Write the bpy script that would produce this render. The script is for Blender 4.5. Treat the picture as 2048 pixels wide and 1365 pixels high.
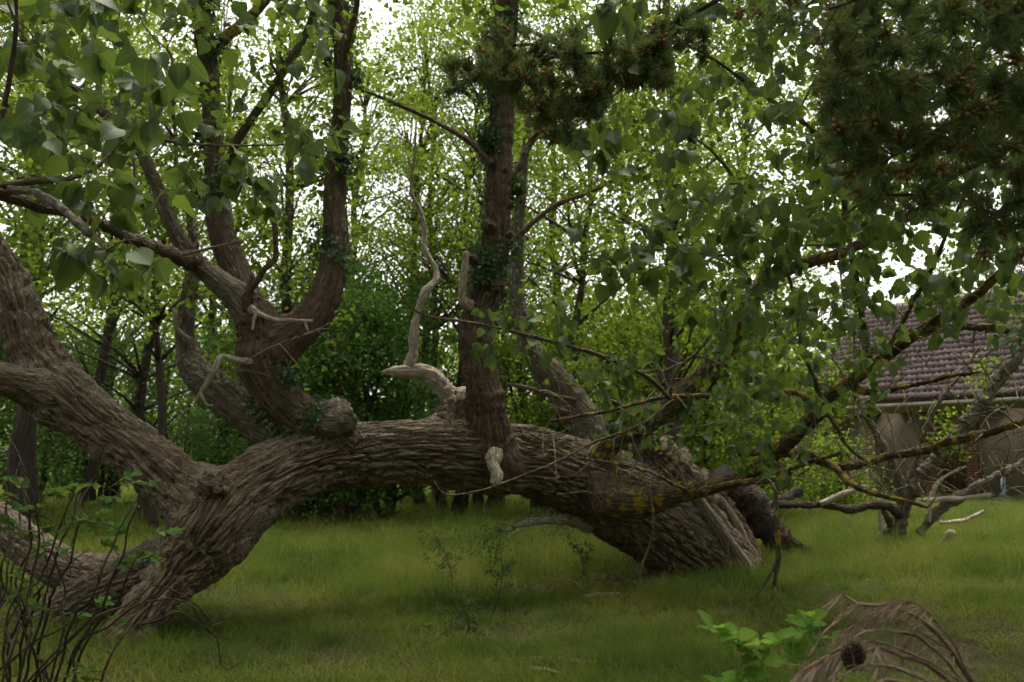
import bpy, math, random
import numpy as np
from mathutils import Vector, Matrix

random.seed(7)
rng = np.random.default_rng(11)
for o in list(bpy.data.objects):
    bpy.data.objects.remove(o)
scene = bpy.context.scene
COL = scene.collection

# ------------------------------------------------------------------ camera
CAMH = 1.55
FPX = 2000.0                       # focal length in pixels of the 2048 px wide photograph
PITCH = math.atan2(905 - 682.5, FPX)
cd = bpy.data.cameras.new('camera')
cam = bpy.data.objects.new('camera', cd)
COL.objects.link(cam)
cam.location = (0, 0, CAMH)
cam.rotation_euler = (math.pi / 2 + PITCH, 0, 0)
cd.sensor_width = 36.0
cd.lens = 36.0 * FPX / 2048
cd.clip_end = 2000
cd.dof.use_dof = True
cd.dof.focus_distance = 5.6
cd.dof.aperture_fstop = 3.8
scene.camera = cam

# ------------------------------------------------------------------ light
SUN_ELEV, SUN_AZ = math.radians(72), math.radians(15)     # azimuth measured from +Y towards +X
world = bpy.data.worlds.new('World')
scene.world = world
world.use_nodes = True
wn = world.node_tree.nodes
wl = world.node_tree.links
bgn = wn['Background']
sky = wn.new('ShaderNodeTexSky')
sky.sky_type = 'NISHITA'
sky.sun_disc = False
sky.sun_elevation = SUN_ELEV
sky.sun_rotation = SUN_AZ
sky.air_density = 1.0
sky.dust_density = 4.0
sky.ozone_density = 1.0
hs = wn.new('ShaderNodeHueSaturation')
hs.inputs['Saturation'].default_value = 0.14               # an overcast, nearly colourless sky
wl.new(sky.outputs[0], hs.inputs['Color'])
tint = wn.new('ShaderNodeMix')
tint.data_type = 'RGBA'
tint.blend_type = 'MULTIPLY'
tint.inputs[0].default_value = 1.0
tint.inputs[7].default_value = (1.0, 0.975, 0.92, 1)       # the camera's warm white balance, the same all over the sky
wl.new(hs.outputs[0], tint.inputs[6])
wl.new(tint.outputs[2], bgn.inputs['Color'])
bgn.inputs['Strength'].default_value = 0.15
sd = bpy.data.lights.new('sun', 'SUN')
sd.energy = 1.5
sd.angle = math.radians(30)
sd.color = (1.0, 0.93, 0.78)
sun = bpy.data.objects.new('sun', sd)
COL.objects.link(sun)
sdir = Vector((math.sin(SUN_AZ) * math.cos(SUN_ELEV), math.cos(SUN_AZ) * math.cos(SUN_ELEV), math.sin(SUN_ELEV)))
sun.rotation_euler = sdir.to_track_quat('Z', 'Y').to_euler()
sun.location = (4, 8, 30)
vs = scene.view_settings
vs.view_transform = 'Standard'
vs.look = 'None'
vs.gamma = 1
vs.use_curve_mapping = False
vs.exposure = 1.42
scene.render.engine = 'CYCLES'

scene.cycles.max_bounces = 4
scene.cycles.use_adaptive_sampling = True
scene.cycles.adaptive_threshold = 0.04
scene.cycles.diffuse_bounces = 2
scene.cycles.glossy_bounces = 2
scene.cycles.transmission_bounces = 2

# ------------------------------------------------------------------ helpers
def P(px, py, D):
    """photo pixel + distance along world Y -> world point"""
    a = (px - 1024) / FPX
    b = (682.5 - py) / FPX
    d = np.array([a, math.cos(PITCH) - b * math.sin(PITCH), math.sin(PITCH) + b * math.cos(PITCH)])
    return np.array([0, 0, CAMH]) + d * (D / d[1])

def hash3(i, j, k, s=0):
    h = (i.astype(np.int64) * 374761393 + j.astype(np.int64) * 668265263 + k.astype(np.int64) * 2147483647 + s * 974711) & 0xFFFFFFFF
    h = ((h ^ (h >> 13)) * 1274126177) & 0xFFFFFFFF
    h = ((h ^ (h >> 16)) * 2246822519) & 0xFFFFFFFF
    return ((h ^ (h >> 15)) & 0xFFFFFF) / float(0xFFFFFF)

def noise(p, s=0):
    p = np.asarray(p, float)
    f = np.floor(p).astype(np.int64)
    t = p - f
    t = t * t * (3 - 2 * t)
    r = 0
    for a in (0, 1):
        for b in (0, 1):
            for c in (0, 1):
                w = (t[:, 0] if a else 1 - t[:, 0]) * (t[:, 1] if b else 1 - t[:, 1]) * (t[:, 2] if c else 1 - t[:, 2])
                r = r + w * hash3(f[:, 0] + a, f[:, 1] + b, f[:, 2] + c, s)
    return r

def voro_edge(p, s=0):
    """F2-F1 of a cell pattern"""
    f = np.floor(p).astype(np.int64)
    f1 = np.full(len(p), 9.0)
    f2 = np.full(len(p), 9.0)
    for a in (-1, 0, 1):
        for b in (-1, 0, 1):
            for c in (-1, 0, 1):
                i, j, k = f[:, 0] + a, f[:, 1] + b, f[:, 2] + c
                q = np.stack([i + hash3(i, j, k, s + 1), j + hash3(i, j, k, s + 2), k + hash3(i, j, k, s + 3)], 1)
                d = np.sqrt(((q - p) ** 2).sum(1))
                m = d < f1
                f2 = np.where(m, f1, np.minimum(f2, d))
                f1 = np.where(m, d, f1)
    return f2 - f1

def gz(x, y):
    x = np.asarray(x, float)
    y = np.asarray(y, float)
    return 0.05 * np.sin(x * 0.55 + 1.3) * np.sin(y * 0.43) + 0.03 * np.sin(x * 1.3 + y * 0.9)

def mesh_np(name, V, faces, attrs=None, smooth=False):
    """faces: list of (n,k) int arrays"""
    me = bpy.data.meshes.new(name)
    V = np.asarray(V, np.float32)
    me.vertices.add(len(V))
    me.vertices.foreach_set('co', V.ravel())
    faces = [np.asarray(f, np.int32) for f in faces if len(f)]
    nl = sum(f.size for f in faces)
    npoly = sum(len(f) for f in faces)
    me.loops.add(nl)
    me.polygons.add(npoly)
    me.loops.foreach_set('vertex_index', np.concatenate([f.ravel() for f in faces]))
    st, off = [], 0
    for f in faces:
        st.append(off + np.arange(len(f)) * f.shape[1])
        off += f.size
    me.polygons.foreach_set('loop_start', np.concatenate(st).astype(np.int32))
    if smooth:
        me.polygons.foreach_set('use_smooth', np.ones(npoly, bool))
    for k, (typ, arr) in (attrs or {}).items():
        a = me.attributes.new(k, typ, 'POINT')
        a.data.foreach_set('vector' if typ == 'FLOAT_VECTOR' else 'value', np.asarray(arr, np.float32).ravel())
    me.update(calc_edges=True)
    me.validate()
    return me

def link(name, me, mat=None, parent=None, kind=None):
    o = bpy.data.objects.new(name, me)
    COL.objects.link(o)
    if mat is not None and me is not None and not me.materials:
        me.materials.append(mat)
    if parent is not None:
        o.parent = parent
        o.matrix_parent_inverse = Matrix.Translation(-parent.location)
    if kind:
        o['kind'] = kind
    return o

def thing(name, loc, label, cat, group=None):
    o = bpy.data.objects.new(name, None)
    COL.objects.link(o)
    o.empty_display_size = 0.2
    o.location = Vector([float(v) for v in loc])
    return tag(o, label, cat, group)

def tag(o, label, cat, group=None):
    o['label'] = label
    o['category'] = cat
    if group:
        o['group'] = group
    return o

class MB:
    """collects vertices and faces of one mesh"""
    def __init__(s):
        s.v, s.q, s.t, s.n = [], [], [], 0
        s.at = []
    def add(s, V, q=None, t=None, at=None):
        s.v.append(V)
        if q is not None and len(q): s.q.append(np.asarray(q) + s.n)
        if t is not None and len(t): s.t.append(np.asarray(t) + s.n)
        s.at.append(at if at is not None else V)
        s.n += len(V)
    def box(s, c, h, ax=None):
        ax = np.eye(3) if ax is None else np.asarray(ax)
        sg = np.array([[x, y, z] for x in (-1, 1) for y in (-1, 1) for z in (-1, 1)], float)
        V = np.asarray(c, float) + (sg * np.asarray(h, float)) @ ax
        s.add(V, [[0, 1, 3, 2], [4, 6, 7, 5], [0, 4, 5, 1], [2, 3, 7, 6], [0, 2, 6, 4], [1, 5, 7, 3]])
    def mesh(s, name, smooth=False, attr='bc'):
        fs = []
        if s.q: fs.append(np.concatenate(s.q))
        if s.t: fs.append(np.concatenate(s.t))
        return mesh_np(name, np.concatenate(s.v), fs, {attr: ('FLOAT_VECTOR', np.concatenate(s.at))}, smooth)

def resample(C, step):
    """Catmull-Rom through control points C (n,k), returns points about step apart"""
    C = np.asarray(C, float)
    E = np.vstack([2 * C[0] - C[1], C, 2 * C[-1] - C[-2]])
    out = []
    for i in range(1, len(E) - 2):
        L = np.linalg.norm(E[i + 1, :3] - E[i, :3])
        n = max(2, int(L / step))
        t = np.linspace(0, 1, n, endpoint=False)[:, None]
        p0, p1, p2, p3 = E[i - 1], E[i], E[i + 1], E[i + 2]
        out.append(0.5 * ((2 * p1) + (-p0 + p2) * t + (2 * p0 - 5 * p1 + 4 * p2 - p3) * t ** 2 + (-p0 + 3 * p1 - 3 * p2 + p3) * t ** 3))
    out.append(C[-1:])
    return np.vstack(out)

def frames(Q):
    T = np.gradient(Q, axis=0)
    T /= np.linalg.norm(T, axis=1)[:, None] + 1e-9
    up = np.array([0, 0, 1.0]) if abs(T[0, 2]) < 0.9 else np.array([1.0, 0, 0])
    n = np.cross(T[0], up)
    n /= np.linalg.norm(n)
    N = np.empty_like(Q)
    for i in range(len(Q)):
        n = n - T[i] * n.dot(T[i])
        n = n / (np.linalg.norm(n) + 1e-9)
        N[i] = n
    return T, N, np.cross(T, N)

def tube_into(mb, Q, R, sides):
    n = len(Q)
    T, N, B = frames(Q)
    th = np.arange(sides) * 2 * math.pi / sides
    c, s = np.cos(th), np.sin(th)
    rad = N[:, None, :] * c[None, :, None] + B[:, None, :] * s[None, :, None]
    V = Q[:, None, :] + rad * R[:, None, None]
    ss = np.concatenate([[0], np.cumsum(np.linalg.norm(np.diff(Q, axis=0), axis=1))]) + random.random() * 50
    bc = np.stack([np.repeat(ss, sides), (R[:, None] * c[None]).ravel(), (R[:, None] * s[None]).ravel()], 1)
    i = np.arange(n - 1)[:, None] * sides
    j = np.arange(sides)[None]
    k = (j + 1) % sides
    q = np.stack([i + j, i + k, i + sides + k, i + sides + j], -1).reshape(-1, 4)
    V = V.reshape(-1, 3)
    V = np.vstack([V, Q[:1], Q[-1:] + T[-1:] * R[-1] * 0.5])
    bc = np.vstack([bc, [[ss[0], 0, 0]], [[ss[-1], 0, 0]]])
    jj = np.arange(sides)
    kk = (jj + 1) % sides
    t = np.concatenate([np.stack([np.full(sides, n * sides), kk, jj], 1),
                        np.stack([np.full(sides, n * sides + 1), (n - 1) * sides + jj, (n - 1) * sides + kk], 1)])
    mb.add(V, q, t, bc)

def pxpath(spec):
    """[(px,py,D,rpx)...] -> array of x,y,z,r"""
    return np.array([list(P(a, b, D)) + [r * D / FPX] for a, b, D, r in spec])

def sdf(pts, chain):
    d = np.full(len(pts), 9.0)
    lo, hi = chain[:, :3].min(0) - 1.2, chain[:, :3].max(0) + 1.2
    m = ((pts > lo) & (pts < hi)).all(1)
    q = pts[m]
    if not len(q): return d
    dd = np.full(len(q), 9.0)
    for a, b in zip(chain[:-1], chain[1:]):
        ab = b[:3] - a[:3]
        t = np.clip(((q - a[:3]) @ ab) / (ab @ ab + 1e-9), 0, 1)
        dist = np.linalg.norm(q - (a[:3] + t[:, None] * ab), axis=1) - (a[3] + t * (b[3] - a[3]))
        dd = np.minimum(dd, dist)
    d[m] = dd
    return d

def bark_tube(name, C, step, sides, cell, depth, mat, parent, others=(), lump=0.08, elong=5.0, seed=0, jag=0.0, kf=0.22, crack=0.24):
    """a trunk or limb: real furrowed relief, smooth swelling where it meets the others"""
    R4 = resample(C, step)
    Q, R = R4[:, :3], np.maximum(R4[:, 3], 0.004)
    # low wobble of the axis
    ss = np.concatenate([[0], np.cumsum(np.linalg.norm(np.diff(Q, axis=0), axis=1))])
    n = len(Q)
    T, N, B = frames(Q)
    th = np.arange(sides) * 2 * math.pi / sides
    c, s = np.cos(th), np.sin(th)
    rad = (N[:, None, :] * c[None, :, None] + B[:, None, :] * s[None, :, None]).reshape(-1, 3)
    RR = np.repeat(R, sides)
    QQ = np.repeat(Q, sides, axis=0)
    S = np.repeat(ss, sides) + seed * 13.7
    cc, sn = np.tile(c, n), np.tile(s, n)
    tw = S * 0.04
    bx, by = RR * np.cos(np.arctan2(sn, cc) + tw), RR * np.sin(np.arctan2(sn, cc) + tw)
    V = QQ + rad * RR[:, None]
    off = np.zeros(len(V))
    for ch in others:
        d = np.clip(sdf(V, ch), 0, None)
        off = np.maximum(off, np.clip(kf - d, 0, None) ** 2 / (4 * kf))
    # lumps and long flutes
    pl = np.stack([S / (RR * 3.0 + 0.05), bx / (RR + 0.02) * 1.3, by / (RR + 0.02) * 1.3], 1)
    off += (noise(pl, seed) - 0.5) * RR * lump * 2
    off += (noise(pl * [1.4, 2.4, 2.4], seed + 5) - 0.5) * RR * lump
    if depth > 0:
        w = np.stack([S * 3, bx * 9, by * 9], 1)
        wx, wy = (noise(w, seed + 9) - .5) * 0.8, (noise(w + 31, seed + 10) - .5) * 1.5
        p1 = np.stack([S / (cell * elong) + wx, bx / cell + wy, by / cell + wx], 1)
        e = voro_edge(p1, seed)
        h1 = np.clip(e / crack, 0, 1)
        h1 = h1 * h1 * (3 - 2 * h1)
        p2 = np.stack([S / (cell * elong * 0.42) + wy, bx / (cell * .5), by / (cell * .5)], 1)
        h2 = np.clip(voro_edge(p2, seed + 20) / 0.4, 0, 1)
        rough = noise(np.stack([S * 22, bx * 60, by * 60], 1), seed + 3) - 0.5
        amp = 0.55 + 0.9 * noise(np.stack([S * 1.1, bx * 3, by * 3], 1), seed + 4)
        off += depth * amp * ((h1 - 1) + 0.30 * (h2 - 1) + 0.30 * rough + .5 * (noise(np.stack([S * 4, bx * 14, by * 14], 1), seed + 6) - .5))
    V = V + rad * off[:, None]
    if jag > 0:      # a torn end
        k = max(2, int(0.12 / step))
        for a in range(k):
            ring = slice((n - 1 - a) * sides, (n - a) * sides)
            V[ring] += T[-1] * (noise(np.stack([cc[ring] * 4, sn[ring] * 4, np.full(sides, seed)], 1), seed) - .4)[:, None] * jag * (1 - a / k)
    i = np.arange(n - 1)[:, None] * sides
    j = np.arange(sides)[None]
    k = (j + 1) % sides
    q = np.stack([i + j, i + k, i + sides + k, i + sides + j], -1).reshape(-1, 4)
    V = np.vstack([V, Q[:1], Q[-1:] - T[-1:] * (0.04 if jag else -R[-1] * .6)])
    bc = np.vstack([np.stack([S, bx, by], 1), [[S[0], 0, 0], [S[-1], 0, 0]]])
    jj = np.arange(sides)
    kk = (jj + 1) % sides
    t = np.concatenate([np.stack([np.full(sides, n * sides), kk, jj], 1),
                        np.stack([np.full(sides, n * sides + 1), (n - 1) * sides + jj, (n - 1) * sides + kk], 1)])
    me = mesh_np(name, V, [q, t], {'bc': ('FLOAT_VECTOR', bc)}, True)
    return link(name, me, mat, parent)

# ------------------------------------------------------------------ materials
def newmat(name):
    m = bpy.data.materials.new(name)
    m.use_nodes = True
    nt = m.node_tree
    for n in list(nt.nodes): nt.nodes.remove(n)
    out = nt.nodes.new('ShaderNodeOutputMaterial')
    return m, nt, out

def N_(nt, typ, **kw):
    n = nt.nodes.new(typ)
    for k, v in kw.items():
        if k in n.inputs.keys() if hasattr(n.inputs, 'keys') else False:
            n.inputs[k].default_value = v
        else:
            setattr(n, k, v)
    return n

def ramp(nt, fac, stops):
    r = nt.nodes.new('ShaderNodeValToRGB')
    el = r.color_ramp.elements
    while len(el) < len(stops): el.new(0.5)
    for e, (p, c) in zip(el, stops):
        e.position = p
        e.color = (*c, 1) if len(c) == 3 else c
    nt.links.new(fac, r.inputs[0])
    return r.outputs[0]

def mixc(nt, fac, a, b):
    m = nt.nodes.new('ShaderNodeMix')
    m.data_type = 'RGBA'
    for s, v in ((m.inputs[0], fac), (m.inputs[6], a), (m.inputs[7], b)):
        if isinstance(v, (int, float)): s.default_value = v
        elif isinstance(v, tuple): s.default_value = (*v, 1)
        else: nt.links.new(v, s)
    return m.outputs[2]

def mapped(nt, src, scale):
    m = nt.nodes.new('ShaderNodeMapping')
    m.inputs['Scale'].default_value = scale
    nt.links.new(src, m.inputs[0])
    return m.outputs[0]

def noi(nt, vec, scale, detail=4, rough=0.55):
    n = nt.nodes.new('ShaderNodeTexNoise')
    n.inputs['Scale'].default_value = scale
    n.inputs['Detail'].default_value = detail
    n.inputs['Roughness'].default_value = rough
    if vec is not None: nt.links.new(vec, n.inputs['Vector'])
    return n.outputs[0]

def bark_mat(name, base, dark, light, lichen=(0.33, 0.34, 0.30), lich=0.64, yellow=None, top_tan=0.0, bump=0.85, grain=(3, 30, 30)):
    m, nt, out = newmat(name)
    at = N_(nt, 'ShaderNodeAttribute', attribute_name='bc')
    v = at.outputs['Vector']
    g = nt.nodes.new('ShaderNodeNewGeometry')
    n1 = noi(nt, mapped(nt, v, grain), 1.0, 6, 0.6)
    n2 = noi(nt, mapped(nt, v, (0.9, 4, 4)), 1.0, 4)
    c = ramp(nt, n1, [(0.36, dark), (0.5, base), (0.64, light)])
    c = mixc(nt, ramp(nt, n2, [(0.35, (0, 0, 0)), (0.7, (.55, .55, .55))]), c, tuple(x * 0.8 for x in light))
    # crusts of lichen
    pos = g.outputs['Position']
    l1 = noi(nt, pos, 24.0, 5, 0.65)
    l2 = noi(nt, pos, 1.6, 3)
    ad = N_(nt, 'ShaderNodeMath', operation='MULTIPLY_ADD')
    nt.links.new(l2, ad.inputs[0]); ad.inputs[1].default_value = 0.45
    nt.links.new(l1, ad.inputs[2])
    lm = ramp(nt, ad.outputs[0], [(lich + .12, (0, 0, 0)), (lich + .2, (.8, .8, .8))])
    c = mixc(nt, lm, c, lichen)
    if yellow:
        y1 = noi(nt, pos, 9.0, 4, 0.6)
        c = mixc(nt, ramp(nt, y1, [(yellow[0], (0, 0, 0)), (yellow[0] + .09, (.85, .85, .85))]), c, yellow[1])
    if top_tan > 0:  # paler tan on upward-facing bark, broken up by noise
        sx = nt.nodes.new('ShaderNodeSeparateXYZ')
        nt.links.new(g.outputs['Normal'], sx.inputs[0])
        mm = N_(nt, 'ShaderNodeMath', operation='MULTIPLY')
        nt.links.new(ramp(nt, sx.outputs[2], [(.35, (0, 0, 0)), (.95, (top_tan,) * 3)]), mm.inputs[0])
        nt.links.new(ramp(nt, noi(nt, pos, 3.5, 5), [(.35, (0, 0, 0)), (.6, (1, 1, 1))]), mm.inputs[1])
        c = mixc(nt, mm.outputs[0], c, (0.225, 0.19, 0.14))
    b = nt.nodes.new('ShaderNodeBsdfPrincipled')
    b.inputs['Roughness'].default_value = 0.9
    b.inputs['Specular IOR Level'].default_value = 0.25
    nt.links.new(c, b.inputs['Base Color'])
    bu = nt.nodes.new('ShaderNodeBump')
    bu.inputs['Strength'].default_value = bump
    bu.inputs['Distance'].default_value = 0.03
    vo = nt.nodes.new('ShaderNodeTexVoronoi')
    vo.feature = 'DISTANCE_TO_EDGE'
    vo.inputs['Scale'].default_value = 1.0
    wa = N_(nt, 'ShaderNodeMix', data_type='VECTOR')
    wa.inputs[0].default_value = 0.12
    nt.links.new(mapped(nt, v, (6, 34, 34)), wa.inputs[4])
    nz = nt.nodes.new('ShaderNodeTexNoise'); nz.inputs['Scale'].default_value = 1.0; nt.links.new(mapped(nt, v, (14, 40, 40)), nz.inputs['Vector'])
    sc3 = nt.nodes.new('ShaderNodeVectorMath'); sc3.operation = 'SCALE'; sc3.inputs['Scale'].default_value = 9.0
    nt.links.new(nz.outputs['Color'], sc3.inputs[0])
    nt.links.new(sc3.outputs[0], wa.inputs[5])
    nt.links.new(wa.outputs[1], vo.inputs['Vector'])
    pl_ = ramp(nt, vo.outputs['Distance'], [(0.0, (0, 0, 0)), (0.22, (1, 1, 1))])
    hm = N_(nt, 'ShaderNodeMath', operation='MULTIPLY_ADD')
    nt.links.new(noi(nt, mapped(nt, v, (14, 90, 90)), 1.0, 6, 0.7), hm.inputs[0]); hm.inputs[1].default_value = 0.8
    nt.links.new(pl_, hm.inputs[2])
    nt.links.new(hm.outputs[0], bu.inputs['Height'])
    nt.links.new(bu.outputs[0], b.inputs['Normal'])
    nt.links.new(b.outputs[0], out.inputs[0])
    return m

def leaf_mat(name, c1, c2, trans, tfac=0.4, rough=0.45, vein=None, spec=0.18, big=0.0, nveins=6.0):
    m, nt, out = newmat(name)
    r = N_(nt, 'ShaderNodeAttribute', attribute_name='rnd')
    oi = nt.nodes.new('ShaderNodeObjectInfo')
    add = N_(nt, 'ShaderNodeMath', operation='ADD')
    nt.links.new(r.outputs['Fac'], add.inputs[0])
    nt.links.new(oi.outputs['Random'], add.inputs[1])
    fr = N_(nt, 'ShaderNodeMath', operation='FRACT')
    nt.links.new(add.outputs[0], fr.inputs[0])
    c = ramp(nt, fr.outputs[0], [(0.0, c1), (0.75, c2), (0.93, tuple(0.5 * (a + b) for a, b in zip(c2, trans))), (1.0, trans)])
    nrm = None
    if vein:
        lc = N_(nt, 'ShaderNodeAttribute', attribute_name='lc')
        sx = nt.nodes.new('ShaderNodeSeparateXYZ')
        nt.links.new(lc.outputs['Vector'], sx.inputs[0])
        ab = N_(nt, 'ShaderNodeMath', operation='ABSOLUTE')
        nt.links.new(sx.outputs[0], ab.inputs[0])
        mid = ramp(nt, ab.outputs[0], [(0.012, (1, 1, 1)), (0.03, (0, 0, 0))])
        # side veins run forward from the midrib
        sv = N_(nt, 'ShaderNodeMath', operation='MULTIPLY_ADD')
        nt.links.new(ab.outputs[0], sv.inputs[0]); sv.inputs[1].default_value = -0.75
        nt.links.new(sx.outputs[1], sv.inputs[2])
        sc = N_(nt, 'ShaderNodeMath', operation='MULTIPLY'); nt.links.new(sv.outputs[0], sc.inputs[0]); sc.inputs[1].default_value = nveins
        pp = N_(nt, 'ShaderNodeMath', operation='PINGPONG'); nt.links.new(sc.outputs[0], pp.inputs[0]); pp.inputs[1].default_value = 0.5
        side = ramp(nt, pp.outputs[0], [(0.0, (.55, .55, .55)), (0.09, (0, 0, 0))])
        mx = N_(nt, 'ShaderNodeMath', operation='MAXIMUM')
        nt.links.new(mid, mx.inputs[0]); nt.links.new(side, mx.inputs[1])
        c = mixc(nt, mx.outputs[0], c, vein)
        pet = ramp(nt, sx.outputs[2], [(0.4, (0, 0, 0)), (0.6, (1, 1, 1))])
        c = mixc(nt, pet, c, (0.16, 0.17, 0.05))
        if big > 0:
            bu = nt.nodes.new('ShaderNodeBump')
            bu.inputs['Strength'].default_value = big
            bu.inputs['Distance'].default_value = 0.01
            nt.links.new(pp.outputs[0], bu.inputs['Height'])
            nrm = bu.outputs[0]
    if spec == 0:
        b = nt.nodes.new('ShaderNodeBsdfDiffuse')
        nt.links.new(c, b.inputs['Color'])
    else:
        b = nt.nodes.new('ShaderNodeBsdfPrincipled')
        b.inputs['Roughness'].default_value = rough
        b.inputs['Specular IOR Level'].default_value = spec
        nt.links.new(c, b.inputs['Base Color'])
    if nrm is not None: nt.links.new(nrm, b.inputs['Normal'])
    t = nt.nodes.new('ShaderNodeBsdfTranslucent')
    nt.links.new(mixc(nt, 0.6, c, trans), t.inputs['Color'])
    ms = nt.nodes.new('ShaderNodeMixShader')
    ms.inputs[0].default_value = tfac
    nt.links.new(b.outputs[0], ms.inputs[1])
    nt.links.new(t.outputs[0], ms.inputs[2])
    nt.links.new(ms.outputs[0], out.inputs[0])
    return m

def plain(name, c1, c2, scale, rough=0.85, bump=0.3, spec=0.3, metal=0.0, scale2=None, dist=0.01):
    m, nt, out = newmat(name)
    tc = nt.nodes.new('ShaderNodeTexCoord')
    n1 = noi(nt, tc.outputs['Object'], scale, 6, 0.6)
    c = ramp(nt, n1, [(0.3, c1), (0.7, c2)])
    b = nt.nodes.new('ShaderNodeBsdfPrincipled')
    oi = nt.nodes.new('ShaderNodeObjectInfo')
    hsv = nt.nodes.new('ShaderNodeHueSaturation')
    rr = nt.nodes.new('ShaderNodeMapRange')
    rr.inputs[3].default_value, rr.inputs[4].default_value = 0.75, 1.2
    nt.links.new(oi.outputs['Random'], rr.inputs[0])
    nt.links.new(rr.outputs[0], hsv.inputs['Value'])
    nt.links.new(c, hsv.inputs['Color'])
    nt.links.new(hsv.outputs[0], b.inputs['Base Color'])
    b.inputs['Roughness'].default_value = rough
    b.inputs['Specular IOR Level'].default_value = spec
    b.inputs['Metallic'].default_value = metal
    bu = nt.nodes.new('ShaderNodeBump')
    bu.inputs['Strength'].default_value = bump
    bu.inputs['Distance'].default_value = dist
    nt.links.new(noi(nt, tc.outputs['Object'], scale2 or scale * 4, 6), bu.inputs['Height'])
    nt.links.new(bu.outputs[0], b.inputs['Normal'])
    nt.links.new(b.outputs[0], out.inputs[0])
    return m

M = {}
M['trunk'] = bark_mat('bark_old', (0.155, 0.112, 0.076), (0.060, 0.040, 0.026), (0.27, 0.21, 0.155), lich=0.70, top_tan=0.85)
M['limb'] = bark_mat('bark_limb', (0.119, 0.081, 0.056), (0.063, 0.041, 0.028), (0.173, 0.129, 0.094), lich=0.80, top_tan=0.25)
M['grey'] = bark_mat('bark_grey', (0.143, 0.112, 0.084), (0.072, 0.055, 0.041), (0.225, 0.188, 0.150), lich=0.70, top_tan=0.5)
M['yellow'] = bark_mat('bark_yellow_lichen', (0.090, 0.068, 0.042), (0.048, 0.035, 0.021), (0.150, 0.120, 0.081), lichen=(0.17, 0.17, 0.12), lich=0.76, yellow=(0.505, (0.40, 0.27, 0.025)), top_tan=0.2)
M['twig'] = bark_mat('bark_twig', (0.14, 0.11, 0.07), (0.075, 0.056, 0.036), (0.23, 0.19, 0.13), lich=0.8, yellow=(0.58, (0.36, 0.25, 0.03)))
M['baretwig'] = bark_mat('bark_bare_twig', (0.22, 0.18, 0.12), (0.11, 0.085, 0.056), (0.34, 0.29, 0.21), lich=0.8, yellow=(0.60, (0.34, 0.24, 0.03)))
M['dead'] = bark_mat('dead_wood', (0.47, 0.40, 0.32), (0.24, 0.18, 0.13), (0.62, 0.55, 0.46), lichen=(0.5, 0.48, 0.43), lich=0.76, grain=(4, 70, 70))
M['silver'] = bark_mat('weathered_wood', (0.21, 0.175, 0.135), (0.09, 0.068, 0.048), (0.33, 0.29, 0.235), lich=0.78, grain=(1.5, 60, 60))
M['rot'] = bark_mat('torn_wood', (0.095, 0.050, 0.028), (0.04, 0.021, 0.012), (0.17, 0.10, 0.06), lich=0.9, grain=(2, 45, 45), bump=0.9)
M['far'] = bark_mat('bark_far', (0.062, 0.047, 0.036), (0.034, 0.025, 0.02), (0.10, 0.08, 0.065), lich=0.78)
M['leaf'] = leaf_mat('poplar_leaf', (0.026, 0.060, 0.022), (0.064, 0.108, 0.032), (0.17, 0.25, 0.03), 0.40, 0.5, vein=(0.12, 0.16, 0.06), spec=0.25)
M['leafmid'] = leaf_mat('poplar_leaf_crown', (0.040, 0.085, 0.020), (0.085, 0.140, 0.028), (0.22, 0.30, 0.03), 0.5, 0.6, spec=0)
M['leafback'] = leaf_mat('wood_leaf', (0.050, 0.10, 0.018), (0.10, 0.17, 0.028), (0.27, 0.36, 0.035), 0.52, 0.55, spec=0)
M['leafshrub'] = leaf_mat('shrub_leaf', (0.035, 0.085, 0.022), (0.07, 0.145, 0.034), (0.13, 0.22, 0.04), 0.38, 0.5, spec=0)
M['ivy'] = leaf_mat('ivy_leaf', (0.022, 0.055, 0.018), (0.045, 0.095, 0.03), (0.09, 0.16, 0.03), 0.25, 0.5, spec=0.2)
M['rose'] = leaf_mat('rose_leaf', (0.10, 0.23, 0.03), (0.16, 0.32, 0.045), (0.30, 0.46, 0.05), 0.45, 0.5, vein=(0.24, 0.38, 0.08), big=0.8, nveins=9)
M['roseleft'] = leaf_mat('rose_leaf_dark', (0.05, 0.11, 0.035), (0.08, 0.155, 0.045), (0.2, 0.28, 0.04), 0.35, 0.5, spec=0)
M['needle'] = leaf_mat('pine_needle', (0.045, 0.085, 0.042), (0.085, 0.130, 0.055), (0.22, 0.25, 0.07), 0.25, 0.45, spec=0)
M['deadneedle'] = leaf_mat('dead_needle', (0.20, 0.145, 0.105), (0.33, 0.255, 0.19), (0.42, 0.34, 0.25), 0.15, 0.7, spec=0)
M['bud'] = plain('pine_flower', (0.20, 0.085, 0.03), (0.30, 0.15, 0.05), 60, bump=0.6)
M['cone'] = plain('pine_cone', (0.035, 0.022, 0.016), (0.075, 0.048, 0.036), 40, bump=0.4)
M['pinebark'] = bark_mat('bark_pine', (0.055, 0.037, 0.025), (0.03, 0.02, 0.014), (0.10, 0.065, 0.042), lich=0.8)
M['deadtwig'] = bark_mat('dead_pine_twig', (0.24, 0.155, 0.11), (0.14, 0.085, 0.06), (0.36, 0.27, 0.20), lich=0.8)
M['rosestem'] = bark_mat('rose_stem', (0.065, 0.045, 0.030), (0.035, 0.024, 0.017), (0.11, 0.085, 0.055), lich=0.85)
M['sapling'] = leaf_mat('sapling_leaf', (0.040, 0.07, 0.026), (0.065, 0.10, 0.036), (0.13, 0.18, 0.05), 0.3, 0.4, spec=0)

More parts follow.
